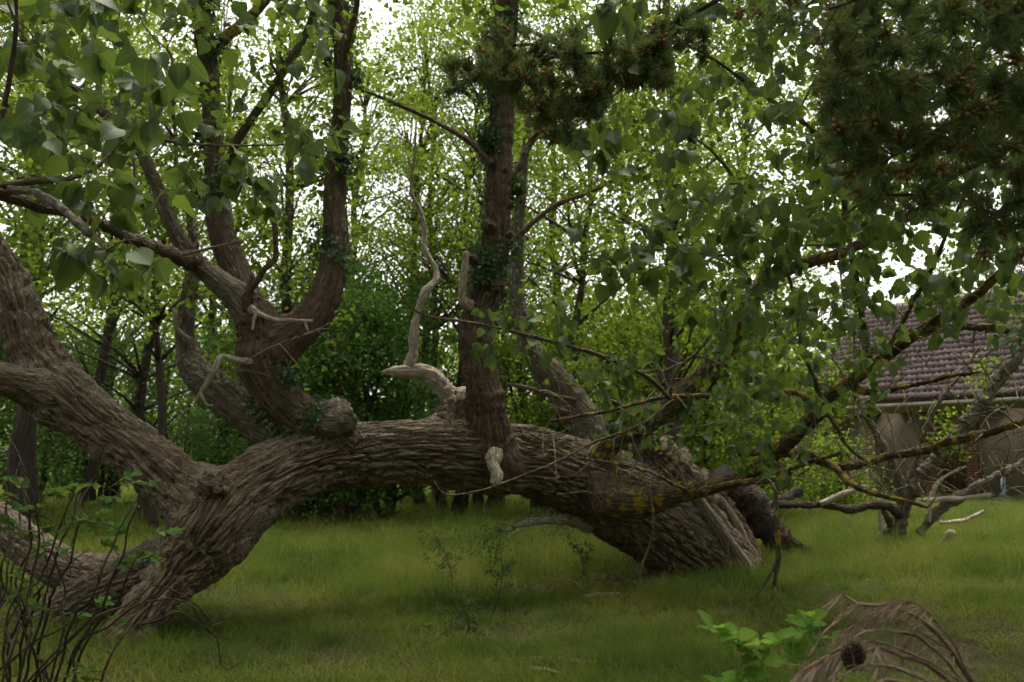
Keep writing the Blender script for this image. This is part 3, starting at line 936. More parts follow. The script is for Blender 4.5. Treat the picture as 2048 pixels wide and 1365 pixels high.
def limb(name, key, others, step, sides, cell, depth, mat, seed, **kw):
    if key != 'trunk': step, sides = step * 1.2, int(sides * .82)
    return bark_tube(name, pxpath(S[key]), step, sides, cell, depth, M[mat], poplar, [CH[o] for o in others], seed=seed, **kw)
limb('trunk', 'trunk', ['leg', 'back_leg', 'left', 'D', 'hump', 'E', 'G', 'F', 'lump'], .019, 240, .068, .050, 'trunk', 1, lump=.07, elong=8)
limb('limb', 'leg', ['trunk', 'back_leg'], .02, 170, .060, .036, 'trunk', 2, elong=5)
limb('limb', 'back_leg', ['trunk', 'leg'], .025, 120, .060, .034, 'trunk', 3, elong=5)
limb('limb', 'left', ['trunk', 'left_fork'], .02, 160, .058, .036, 'trunk', 4, elong=7)
limb('limb', 'left_fork', ['left'], .03, 72, .06, .022, 'trunk', 5)
limb('limb', 'stem', ['trunk', 'A', 'B', 'C'], .02, 100, .055, .022, 'limb', 6, lump=.12)
limb('limb', 'A', ['stem'], .025, 88, .040, .010, 'limb', 7, elong=4)
limb('limb', 'B', ['stem', 'C'], .025, 64, .045, .012, 'grey', 8)
limb('limb', 'C', ['stem', 'B'], .025, 80, .045, .012, 'limb', 9)
limb('limb', 'C2', ['C'], .03, 40, .04, .008, 'yellow', 10, kf=.1)
limb('limb', 'C3', ['C'], .03, 32, .03, .004, 'limb', 11, kf=.08)
limb('limb', 'D', ['trunk'], .025, 96, .06, .022, 'grey', 12)
limb('limb_collar', 'hump', ['trunk', 'E'], .02, 100, .05, .028, 'trunk', 13, lump=.16)
limb('limb', 'E', ['trunk', 'hump'], .022, 104, .042, .013, 'limb', 14, elong=4, lump=.10)
limb('limb', 'F', ['trunk'], .03, 72, .045, .014, 'grey', 15)
limb('limb', 'G', ['trunk', 'H'], .03, 56, .04, .010, 'yellow', 16)
limb('limb', 'G2', ['G'], .04, 28, .03, .004, 'yellow', 17, kf=.08)
limb('limb', 'H', ['trunk', 'G', 'knob'], .025, 64, .045, .012, 'yellow', 18)
limb('limb_stub', 'knob', ['H', 'trunk'], .02, 56, .04, .014, 'limb', 19)
limb('torn_wood', 'slab', ['trunk'], .03, 88, .05, .035, 'rot', 20, lump=.15, elong=14)
limb('torn_wood', 'slab2', ['trunk'], .03, 56, .03, .010, 'silver', 21, lump=.06, elong=22, kf=.08)
limb('torn_wood', 'slab3', ['slab'], .03, 56, .03, .010, 'silver', 22, lump=.06, elong=22, kf=.08)
limb('torn_wood', 'lump', ['trunk'], .025, 110, .06, .03, 'trunk', 23, lump=.2, elong=6)
# the round burl on the trunk
bq = P(668, 840, 9.62)
bl = []
nu, nv = 48, 28
th, ph = np.meshgrid(np.linspace(0, 2 * math.pi, nu, endpoint=False), np.linspace(.02, math.pi - .02, nv))
dv = np.stack([np.sin(ph) * np.cos(th), np.sin(ph) * np.sin(th), np.cos(ph)], -1).reshape(-1, 3)
rb_ = .205 * (1 + .22 * (noise(dv * 2.2 + 7, 5) - .5) + .10 * (noise(dv * 6, 6) - .5)) - .018 * (1 - np.clip(voro_edge(dv * [3.5, 3.5, 6] + 3, 8) / .4, 0, 1))
Vb = bq + dv * rb_[:, None] * [1.1, 1, 1]
i, j = np.meshgrid(np.arange(nv - 1), np.arange(nu), indexing='ij')
a = (i * nu + j).ravel(); b2 = (i * nu + (j + 1) % nu).ravel()
link('burl', mesh_np('burl', Vb, [np.stack([a, a + nu, b2 + nu, b2], 1)], {'bc': ('FLOAT_VECTOR', dv * .2)}, True), M['grey'], poplar)
# knots on the upright limb
for (kx, ky, kr) in ((975, 452, 13), (993, 572, 12), (1018, 470, 8), (1010, 340, 7), (668, 330, 6), (655, 455, 7), (430, 968, 26), (945, 520, 10)):
    Dk = 9.05 if ky > 900 else (10.5 if kx > 800 else 9.95)
    c = P(kx, ky, Dk - .17 if ky < 900 else Dk - .28)
    r0 = kr * Dk / FPX
    rr_ = r0 * (1 + .9 * (noise(dv * 2.5 + kx, 4) - .5) + .4 * (noise(dv * 7 + kx, 4) - .5))
    link('knot', mesh_np('knot', c + dv * rr_[:, None], [np.stack([a, a + nu, b2 + nu, b2], 1)], {'bc': ('FLOAT_VECTOR', dv * r0)}, True), M['limb'] if ky < 900 else M['trunk'], poplar)

SKEL = []       # branch points leaves may grow from: x y z r
NB = [100]
def branch(name, spec, mat, sides=12, parent=poplar, skel=True, step=.08, jag=False):
    C = resample(pxpath(spec), .05)
    def wv(f): return np.stack([noise(C[:, :3] * f + k * 9 + 3, k) - .5 for k in range(3)], 1)
    ends = np.minimum(np.arange(len(C)), 8)[:, None] / 8.0
    C[:, :3] += ends * (wv(2.0) * np.clip(C[:, 3:4] * 1.2, .02, .07) + wv(7.0) * np.clip(C[:, 3:4] * .5, .006, .02))
    C[:, 3] = np.maximum(C[:, 3] * (1 + .45 * (noise(C[:, :3] * 6, 3) - .5) + .35 * (noise(C[:, :3] * 17, 4) - .5)), .0018)
    NB[0] += 1
    rm = float(np.median(C[:, 3]))
    sd_ = int(np.clip(rm * 900, sides, 40))
    o = bark_tube(name, C, .03 if rm > .015 else .05, sd_, max(.012, rm * .5), rm * (.12 if mat == 'dead' else .16), M[mat], parent, seed=NB[0], lump=.14, elong=9 if mat == 'dead' else 4)
    if skel: SKEL.append(C)
    return o
# dead, bleached wood
branch('dead_branch', [(930, 800, 10.8, 30), (895, 785, 10.8, 21), (872, 762, 10.78, 17), (850, 745, 10.75, 14), (820, 744, 10.7, 13), (795, 742, 10.65, 11), (766, 745, 10.6, 4)], 'dead', 20, skel=False, step=.03)
branch('dead_branch', [(815, 746, 10.7, 11), (828, 700, 10.72, 10), (827, 660, 10.75, 9), (834, 622, 10.78, 8), (850, 585, 10.8, 9), (872, 560, 10.85, 7), (872, 535, 10.9, 6), (853, 505, 10.95, 6), (848, 465, 11, 5), (843, 430, 11, 5), (824, 380, 11, 4), (829, 300, 11, 3), (832, 240, 11, 2)], 'dead', 14, skel=False, step=.04)
branch('dead_stub', [(942, 612, 10.35, 14), (928, 602, 10.28, 11), (925, 580, 10.26, 8.5), (929, 545, 10.25, 8), (932, 507, 10.24, 7)], 'dead', 18, skel=False, step=.02)
branch('dead_stub', [(990, 905, 10.4, 16), (987, 932, 10.25, 14), (996, 950, 10.15, 14), (993, 971, 10.1, 12)], 'dead', 22, skel=False, step=.02)
branch('dead_branch', [(500, 618, 9.5, 9), (520, 628, 9.45, 6), (550, 640, 9.4, 5), (590, 641, 9.35, 4), (626, 642, 9.3, 3)], 'dead', 10, skel=False, step=.03)
branch('dead_branch', [(514, 622, 9.45, 4), (508, 640, 9.42, 3.5), (505, 660, 9.4, 2.5)], 'dead', 8, skel=False, step=.03)
branch('dead_branch', [(610, 641, 9.32, 3), (615, 662, 9.3, 3)], 'dead', 8, skel=False, step=.03)
branch('dead_branch', [(520, 724, 9.5, 8), (480, 722, 9.4, 7), (447, 712, 9.35, 5), (438, 722, 9.32, 6), (430, 742, 9.3, 7), (415, 765, 9.3, 5), (398, 790, 9.3, 4), (388, 803, 9.3, 2)], 'dead', 10, skel=False, step=.03)
branch('dead_branch', [(400, 786, 9.3, 4), (412, 808, 9.3, 3), (425, 812, 9.3, 2)], 'dead', 8, skel=False, step=.03)
branch('dead_branch', [(376, 680, 10.5, 7), (352, 655, 10.4, 5), (350, 625, 10.4, 5), (345, 618, 10.4, 3)], 'dead', 8, skel=False, step=.03)
branch('dead_branch', [(1180, 1055, 11.9, 12), (1145, 1042, 11.7, 13), (1105, 1043, 11.5, 10), (1060, 1046, 11.3, 8), (1015, 1060, 11.1, 5), (1000, 1068, 11.1, 2)], 'dead', 14, skel=False, step=.03)
branch('dead_branch', [(493, 622, 9.5, 9), (494, 590, 9.45, 7), (510, 567, 9.42, 7), (528, 540, 9.4, 7), (549, 520, 9.4, 6), (549, 470, 9.4, 6), (541, 420, 9.4, 6), (527, 387, 9.4, 7), (516, 366, 9.4, 8)], 'limb', 12, skel=False, step=.03)
branch('dead_branch', [(494, 600, 9.5, 10), (500, 575, 9.5, 9), (505, 552, 9.5, 6)], 'limb', 10, skel=False, step=.03)
# living side branches
branch('branch', [(675, 260, 9.95, 8), (684, 160, 9.8, 8), (697, 90, 9.7, 7), (715, 10, 9.6, 6), (735, -120, 9.5, 3)], 'limb', 12)
branch('branch', [(567, 190, 9.8, 5), (562, 160, 9.75, 4.5), (545, 130, 9.7, 4), (540, 105, 9.7, 3)], 'limb', 8)
branch('branch', [(392, 527, 9.7, 17), (345, 508, 8.6, 13), (280, 480, 7.0, 12), (200, 445, 5.6, 12), (120, 418, 4.6, 13), (40, 398, 4.0, 13.5), (-60, 378, 3.6, 14), (-200, 350, 3.3, 10)], 'limb', 20, step=.05)
branch('broken_branch', [(20, 380, 3.75, 10), (70, 384, 3.5, 9), (100, 396, 3.4, 9), (125, 415, 3.35, 9), (150, 440, 3.3, 9), (178, 466, 3.28, 9)], 'grey', 14, skel=False, step=.02)
branch('branch', [(-60, 385, 3.7, 10), (60, 362, 3.9, 8), (140, 355, 4.1, 6), (200, 330, 4.2, 5), (235, 290, 4.3, 4.5), (255, 270, 4.35, 4), (330, 278, 4.5, 4), (430, 290, 4.7, 3), (530, 292, 4.9, 2.4), (620, 285, 5.0, 1.8)], 'twig', 10)
branch('branch', [(-80, 380, 3.7, 8), (0, 250, 3.7, 6), (30, 60, 3.6, 6), (20, -120, 3.5, 5)], 'limb', 10)
branch('branch', [(232, 262, 4.3, 3.5), (150, 210, 4.2, 3.2), (80, 120, 4.1, 3), (20, 20, 4.0, 3), (0, -80, 4, 2)], 'twig', 8)
branch('branch', [(236, 258, 4.3, 4), (262, 300, 4.25, 4), (270, 350, 4.2, 3.5), (262, 400, 4.15, 3), (255, 440, 4.1, 2)], 'grey', 8)
branch('branch', [(290, 285, 4.4, 3), (310, 210, 4.4, 3), (345, 120, 4.4, 3), (290, 60, 4.4, 2.5), (240, -60, 4.4, 2)], 'twig', 8)
branch('branch', [(150, 425, 4.9, 4), (190, 470, 3.9, 3.5), (215, 495, 3.3, 3), (250, 480, 3.1, 2)], 'twig', 8)
branch('branch', [(985, 330, 10.5, 7), (930, 277, 10.6, 6), (870, 245, 10.7, 5), (830, 226, 10.7, 5), (770, 200, 10.8, 4), (715, 178, 10.8, 3)], 'limb', 10)
branch('branch', [(1010, 500, 10.7, 8), (1060, 450, 10.8, 6), (1110, 412, 10.9, 5), (1180, 385, 11, 4.5), (1250, 350, 11, 4), (1300, 330, 11, 2.5)], 'limb', 10)
branch('branch', [(1020, 360, 10.8, 9), (1040, 330, 10.9, 8), (1060, 290, 11, 7), (1100, 240, 11, 6), (1180, 140, 11.2, 4)], 'limb', 10)
# lichened branches at the torn end
branch('branch', [(1740, 738, 8.6, 9), (1726, 660, 8.2, 8), (1718, 587, 7.8, 7), (1703, 502, 7.4, 7), (1690, 430, 7.0, 6), (1682, 345, 6.6, 6), (1655, 305, 6.4, 6), (1620, 257, 6.2, 6), (1530, 190, 5.8, 5), (1416, 110, 5.4, 4), (1348, 82, 5.2, 3), (1240, 60, 5, 2)], 'yellow', 12)
branch('branch', [(1350, 83, 5.2, 3), (1290, 135, 5.05, 3), (1230, 190, 4.95, 2.6), (1150, 258, 4.85, 2.2), (1085, 300, 4.8, 1.5)], 'twig', 8)
branch('branch', [(1845, 660, 8.0, 8), (1930, 657, 7.6, 8), (2050, 662, 7.2, 8), (2180, 650, 6.9, 5)], 'yellow', 12)
branch('branch', [(1640, 812, 9.2, 9), (1610, 798, 9.05, 8), (1575, 787, 8.9, 7), (1500, 790, 8.6, 6), (1420, 795, 8.3, 5.5), (1335, 797, 8.0, 5), (1270, 808, 7.8, 4.5), (1200, 828, 7.6, 4), (1105, 842, 7.4, 3)], 'yellow', 12)
branch('branch', [(1340, 797, 8.0, 5), (1290, 752, 7.8, 5), (1225, 722, 7.6, 5), (1120, 690, 7.3, 4.5), (1010, 658, 7.1, 4), (930, 643, 6.9, 3.5), (845, 628, 6.8, 3), (805, 590, 6.7, 2.4), (765, 505, 6.6, 1.6)], 'twig', 10)
branch('branch', [(1340, 793, 8, 4), (1345, 760, 8, 4), (1365, 730, 8, 3.5), (1400, 700, 7.9, 3), (1440, 640, 7.8, 2.5), (1470, 580, 7.7, 2)], 'twig', 8)
branch('branch', [(1480, 905, 11.0, 10), (1540, 902, 10.6, 10), (1610, 905, 10.2, 10), (1660, 925, 10.0, 9), (1720, 928, 9.8, 9), (1800, 912, 9.4, 9), (1900, 888, 9.0, 9), (2050, 842, 8.5, 8), (2180, 800, 8, 6)], 'yellow', 14)
branch('branch', [(1625, 908, 10.1, 8), (1665, 930, 9.9, 7), (1700, 965, 9.7, 7), (1740, 985, 9.5, 6), (1800, 1000, 9.3, 5), (1855, 1016, 9.2, 3)], 'yellow', 10)
branch('branch', [(1700, 770, 8.9, 8), (1740, 785, 8.6, 7), (1820, 772, 8.3, 6), (1900, 752, 8.0, 5), (1960, 745, 7.8, 3)], 'yellow', 10)
branch('branch', [(1575, 890, 9.9, 7), (1620, 860, 9.4, 6), (1650, 830, 9.1, 6), (1670, 850, 9, 5), (1700, 900, 8.9, 4), (1750, 935, 8.8, 3)], 'yellow', 10)
branch('branch', [(1535, 920, 10.0, 6), (1560, 940, 9.8, 6), (1548, 1000, 9.7, 5), (1553, 1060, 9.6, 5), (1557, 1112, 9.6, 5), (1548, 1180, 9.6, 3.5), (1540, 1262, 9.6, 2)], 'yellow', 10)
branch('branch', [(1556, 1115, 9.6, 3), (1540, 1150, 9.6, 3), (1512, 1195, 9.6, 2)], 'twig', 8)
branch('branch', [(1400, 985, 10.7, 8), (1470, 968, 10.3, 7), (1560, 960, 10.0, 6), (1600, 930, 9.8, 5), (1680, 905, 9.5, 4)], 'yellow', 10)
branch('branch', [(1300, 980, 11.0, 3), (1308, 1040, 10.9, 3), (1303, 1080, 10.9, 3), (1285, 1130, 10.9, 2.4), (1268, 1180, 10.9, 1.6)], 'twig', 8)
branch('branch', [(1150, 800, 11.9, 6), (1100, 790, 11.6, 5), (1060, 778, 11.4, 4), (1015, 770, 11.3, 3)], 'twig', 8)
branch('branch', [(1345, 800, 8.0, 3), (1280, 850, 7.6, 3), (1180, 890, 7.3, 2.6), (1080, 935, 7.0, 2.4), (960, 980, 6.9, 2.2), (890, 988, 6.9, 2), (866, 962, 6.9, 1.5)], 'twig', 8)
branch('branch', [(1380, 985, 10.7, 4), (1300, 945, 10, 3.5), (1220, 925, 9.6, 3), (1150, 915, 9.4, 2.6), (1060, 870, 9.2, 2)], 'yellow', 8)
branch('branch', [(1735, 735, 8.6, 6), (1780, 690, 8.2, 5), (1850, 560, 7.6, 5), (1905, 440, 7.0, 4), (1960, 330, 6.6, 3)], 'yellow', 10)
branch('branch', [(1645, 805, 9.2, 6), (1610, 700, 8.6, 5), (1590, 600, 8.0, 4.5), (1560, 500, 7.5, 4), (1500, 400, 7.0, 3.5), (1420, 300, 6.6, 3), (1330, 240, 6.3, 2)], 'twig', 8)
branch('branch', [(1700, 500, 7.4, 5), (1640, 490, 7.0, 4), (1540, 500, 6.5, 3.4), (1440, 510, 6.1, 3), (1330, 500, 5.7, 2.6), (1200, 520, 5.4, 2.2), (1110, 545, 5.3, 1.6)], 'twig', 8)
branch('branch', [(1690, 430, 7.0, 4), (1750, 380, 6.4, 3.5), (1830, 320, 5.8, 3), (1930, 290, 5.4, 2.5)], 'twig', 8)

# twigs and leaves: each spray of leaves is grown from the nearest branch
def grow(targets, skel, twmb, sides=4, maxr=.006, stout=1.0):
    """returns list of paths, one for each target"""
    pts = np.concatenate(skel)
    from0 = np.array([np.min(((pts[:, :3] - t) ** 2).sum(1)) for t in targets])
    paths = []
    buf = np.zeros((len(pts) + len(targets) * 7, 4)); buf[:len(pts)] = pts; nb = len(pts)
    for ti in np.argsort(from0):
        t = targets[ti]
        d = np.sqrt(((buf[:nb, :3] - t) ** 2).sum(1))
        k = int(np.argmin(d + .06 * np.abs(rng.normal(size=nb)) + np.clip(buf[:nb, 2] - t[2], 0, 1) * .1))
        a = buf[k, :3]; L = max(d[k], .02)
        r0 = min(buf[k, 3] * .7 if stout == 1.0 else max(.006, buf[k, 3] * .7), (.0022 + .006 * L) * stout, maxr * 2 * stout)
        r1 = .0013 * stout
        mid = (a + t) / 2 + rdir(1)[0] * L * .14 + np.array([0, 0, L * .10])
        s = np.linspace(0, 1, 8)[:, None]
        q = (1 - s) ** 2 * a + 2 * s * (1 - s) * mid + s * s * t
        rr = r0 + (r1 - r0) * s[:, 0]
        tube_into(twmb, q, rr, sides)
        buf[nb:nb + 7, :3] = q[1:]; buf[nb:nb + 7, 3] = rr[1:]; nb += 7
        paths.append(q)
    return paths

NEAR = [  # x0 x1 y0 y1 D0 D1 number of sprays, leaves each
    (-60, 370, -60, 250, 3.3, 4.6, 62, 4), (0, 330, 220, 400, 3.5, 4.6, 30, 4), (330, 700, -40, 210, 4.3, 5.4, 16, 4), (330, 690, 230, 400, 4.3, 5.2, 24, 4),
    (140, 320, 440, 540, 3.0, 3.4, 8, 4), (1070, 1380, 180, 330, 4.6, 5.2, 18, 3), (1080, 1400, 440, 560, 5.0, 5.7, 16, 3), (960, 1140, 590, 700, 6.3, 6.9, 18, 4),
    (1300, 1860, 250, 470, 4.8, 6.4, 74, 4), (1350, 1800, 420, 640, 5.2, 7.0, 66, 4), (1420, 1800, 620, 820, 6.4, 8.2, 44, 4), (1830, 2080, 300, 620, 4.8, 6.4, 48, 4), (1780, 2090, 520, 680, 6.6, 8.2, 40, 4), (1400, 1760, 560, 800, 7, 9, 50, 4), (1300, 1560, 760, 900, 8.5, 10, 20, 4), (1200, 1330, 780, 860, 8.5, 10.5, 12, 4),
    (1180, 1270, -30, 15, 3.3, 3.6, 5, 5), (1380, 1640, -40, 230, 5.0, 6.4, 44, 4), (1640, 2080, 130, 340, 5.0, 6.2, 40, 4), (1180, 1360, 690, 780, 7.2, 8.0, 12, 4), (1480, 1640, 820, 960, 8.6, 9.6, 14, 3)]
tg, cnt = [], []
for (x0, x1, y0, y1, d0, d1, n, lv) in NEAR:
    for _ in range(n):
        tg.append(P(rng.uniform(x0, x1), rng.uniform(y0, y1), rng.uniform(d0, d1))); cnt.append(lv)
tw = MB()
paths = grow(np.array(tg), SKEL, tw, 5)
tg = [P(rng.uniform(1560, 2080), rng.uniform(560, 1010), rng.uniform(7, 12)) for _ in range(330)] + [P(rng.uniform(1050, 1560), rng.uniform(700, 1000), rng.uniform(7.5, 11)) for _ in range(130)] \
    + [P(rng.uniform(350, 760), rng.uniform(420, 800), rng.uniform(8.8, 10)) for _ in range(14)]
bt = MB()
grow(np.array(tg), SKEL, bt, 6, .006, 2.8)
link('bare_twigs', bt.mesh('bare_twigs', True), M['baretwig'], poplar, 'stuff')
LP, LD, LN, LS = [], [], [], []
for q in paths:
    nl = random.choice((3, 4, 4, 5, 6))
    ax = unit(q[-1] - q[-3])
    for k in range(nl):
        f = 1 - abs(rng.normal()) * .25 if k else 1.0
        f = float(np.clip(f, .35, 1)) * 7
        i0 = min(int(f), 6)
        p = q[i0] + (q[i0 + 1] - q[i0]) * (f - i0)
        d = rdir(1)[0] * .75 + ax * .35 + np.array([0, 0, -.75])
        d = unit(d)
        n_ = unit(rdir(1)[0] + np.array([0, -.55, .45]))
        s_ = float(np.clip(rng.normal(.080, .019), .035, .115))
        LP.append(p + d * s_ * .6); LD.append(d); LN.append(n_); LS.append(s_)
LP, LD, LN, LS = map(np.array, (LP, LD, LN, LS))
link('twigs', tw.mesh('twigs', True), M['twig'], poplar, 'stuff')
LEAFME = []
for V, q, lc in BIG:
    me = mesh_np('leaf', V, [q], {'lc': ('FLOAT_VECTOR', lc), 'rnd': ('FLOAT', np.zeros(len(V)))}, True)
    me.materials.append(M['leaf']); LEAFME.append(me)
def in_frame(p):
    yy = p[:, 1] * math.cos(PITCH) + (p[:, 2] - CAMH) * math.sin(PITCH)
    zz = (p[:, 2] - CAMH) * math.cos(PITCH) - p[:, 1] * math.sin(PITCH)
    return (np.abs(p[:, 0] / yy) < .52) & (np.abs(zz / yy) < .345) & (yy > .3)
def place_leaves(P_, D_, N_a, S_, parent, meshes, tmpl, mat, nobj=300, nm='leaf'):
    vis = in_frame(P_)
    score = np.where(vis, S_ / P_[:, 1], 0)
    order = np.argsort(-score)
    D_ = unit(D_); Xa = unit(np.cross(D_, N_a)); Na = np.cross(Xa, D_)
    ov, oq, ol, orn = [], [], [], []
    nn = 0
    for rank, k in enumerate(order):
        v = int(rng.integers(0, len(meshes)))
        if rank < nobj and vis[k]:
            o = link(nm, meshes[v], None, parent)
            Mx = np.eye(4); Mx[:3, 0] = Xa[k] * S_[k]; Mx[:3, 1] = D_[k] * S_[k]; Mx[:3, 2] = Na[k] * S_[k]; Mx[:3, 3] = P_[k]
            o.matrix_basis = Matrix(Mx.tolist())
        else:
            V, q, lc = tmpl[v]
            ov.append(P_[k] + S_[k] * (V @ np.array([Xa[k], D_[k], Na[k]]))); oq.append(q + nn); ol.append(lc); orn.append(np.full(len(V), rng.random())); nn += len(V)
    if ov:
        me = mesh_np('leaves', np.concatenate(ov), [np.concatenate(oq)], {'lc': ('FLOAT_VECTOR', np.concatenate(ol)), 'rnd': ('FLOAT', np.concatenate(orn))}, True)
        link('leaves', me, mat, parent, 'stuff')
place_leaves(LP, LD, LN, LS, poplar, LEAFME, BIG, M['leaf'])

# the poplar's own crown farther back and, above the picture, unseen leaves added for shade
MID = [(0, 700, -60, 330, 9.5, 12.5, 150), (620, 1300, -60, 380, 10.5, 14, 120), (1200, 2080, -60, 480, 9.5, 14, 420), (1300, 2080, 200, 560, 9, 13, 120), (1050, 1500, 420, 760, 11.5, 14, 70), (330, 720, 330, 640, 10.2, 12, 60),
       (0, 330, 330, 640, 9.5, 12, 60), (450, 640, 560, 840, 10, 11, 20), (1400, 1700, 560, 830, 10.0, 13, 60)]
tg = []
for (x0, x1, y0, y1, d0, d1, n) in MID:
    for _ in range(n): tg.append(P(rng.uniform(x0, x1), rng.uniform(y0, y1), rng.uniform(d0, d1)))
for _ in range(430):      # unseen leaves over the camera, added to shade the foreground
    tg.append(np.array([rng.uniform(-7, 4), rng.uniform(-4, 7.2), rng.uniform(4.5, 8.0)]))
for wp in ([tuple(P(-110, 250, 9.75)) + (.10,), (-5.2, 8, 5.6, .09), (-4, 5, 5.9, .07), (-2.5, 2, 6.1, .05), (-1, -2, 6.0, .02)], [tuple(P(-125, 100, 9.9)) + (.08,), (-5.6, 7, 6.4, .07), (-5.2, 3, 6.4, .05), (-4.6, -1, 6.2, .02)],
           [tuple(P(390, -100, 10.55)) + (.08,), (-2.6, 8.5, 7.0, .07), (-.6, 5.5, 7.2, .05), (1.2, 2, 7.0, .04), (2.2, -1, 6.8, .02)]):
    C = np.array(wp, float)
    NB[0] += 1
    bark_tube('limb', C, .05, 32, .04, .008, M['limb'], poplar, seed=NB[0])  # unseen boughs, added to carry the shading leaves overhead
    SKEL.append(resample(C, .15))
for _ in range(480):  # more unseen leaves, put in to keep sun off the front grass
    tg.append(np.array([rng.uniform(-7.5, 6) - 1.5 * rng.random(), rng.uniform(6.5, 10.6), rng.uniform(6.6, 9.5)]))
for _ in range(150):  # unseen leaves added above the left limb to darken it
    tg.append(np.array([rng.uniform(-7.5, -2.6), rng.uniform(6.2, 10.2), rng.uniform(6.0, 7.4)]))
tw = MB()
paths = grow(np.array(tg), SKEL + [CH[k] for k in ('A', 'B', 'C', 'C2', 'C3', 'D', 'E', 'F', 'G', 'G2', 'left', 'H')], tw, 3, .01)
link('twigs', tw.mesh('twigs'), M['twig'], poplar, 'stuff')
pp, ps = [], []
for q in paths:
    ov_ = q[-1][1] < 10.7 and not in_frame(q[-1:])[0]
    m_ = 34 if ov_ else int(rng.integers(16, 34))
    k = np.clip(7 - np.abs(rng.normal(size=m_)) * 2.2, 0, 7).astype(int)
    pp.append(q[k] + rng.normal(size=(m_, 3)) * (.26 if ov_ else .13)); ps.append(np.full(m_, 1.35 if ov_ else 1.0))
pp = np.concatenate(pp)
n = len(pp)
link('crown', leaves_mesh('crown', pp, hang(n, .5), rdir(n) + [0, -.2, .4], rng.uniform(.05, .085, n) * np.concatenate(ps), T6), M['leafmid'], poplar, 'stuff')

# ivy on the limbs
def ivy(label, chain_spec, n, cl, size=(.045, .075)):
    C = resample(pxpath(chain_spec), .05)
    t = thing('ivy', C[0, :3], label, 'ivy')
    cen = rng.integers(0, len(C), cl)
    idx = np.clip(cen[rng.integers(0, cl, n)] + (rng.normal(size=n) * 2.4).astype(int), 0, len(C) - 1)
    side = (rng.random(cl) * 6.28)
    ci_ = rng.integers(0, cl, n)
    idx = np.clip(cen[ci_] + (rng.normal(size=n) * 2.4).astype(int), 0, len(C) - 1)
    side = side[ci_] + rng.normal(size=n) * .45
    T, Nn, B = frames(C[:, :3])
    o = unit(Nn[idx] * np.cos(side)[:, None] + B[idx] * np.sin(side)[:, None])
    p = C[idx, :3] + o * (C[idx, 3] * 1.05 + rng.uniform(.0, .12, n))[:, None]
    link('foliage', leaves_mesh('foliage', p, unit(o * .3 + rdir(n) * .5 + [0, 0, -.6]), o + rdir(n) * .5, rng.uniform(*size, n), TIVY), M['ivy'], t, 'stuff')
    mb = MB()
    for _ in range(3):
        a0 = random.random() * 6.28
        ang = a0 + np.cumsum(rng.normal(size=len(C)) * .12)
        q = C[:, :3] + (Nn * np.cos(ang)[:, None] + B * np.sin(ang)[:, None]) * (C[:, 3:4] + .002)
        tube_into(mb, q, np.full(len(C), .006), 5)
    link('stem', mb.mesh('stem', True), M['twig'], t)
ivy('ivy in tufts on the upright limb in the middle of the arch', S['E'][3:12], 1900, 22)
ivy('ivy on the smooth limb that curves up beside the burl', S['A'][3:9], 700, 9)
ivy('ivy wrapping the rough upright limb behind the slanting one', S['C'][3:9], 1500, 12)
ivy('ivy trailing from the dark stem over the burl', S['stem'][1:], 700, 9, (.04, .07))
ivy('ivy on the orange lichened limb near the torn end', S['G'][2:8], 1100, 10, (.04, .07))

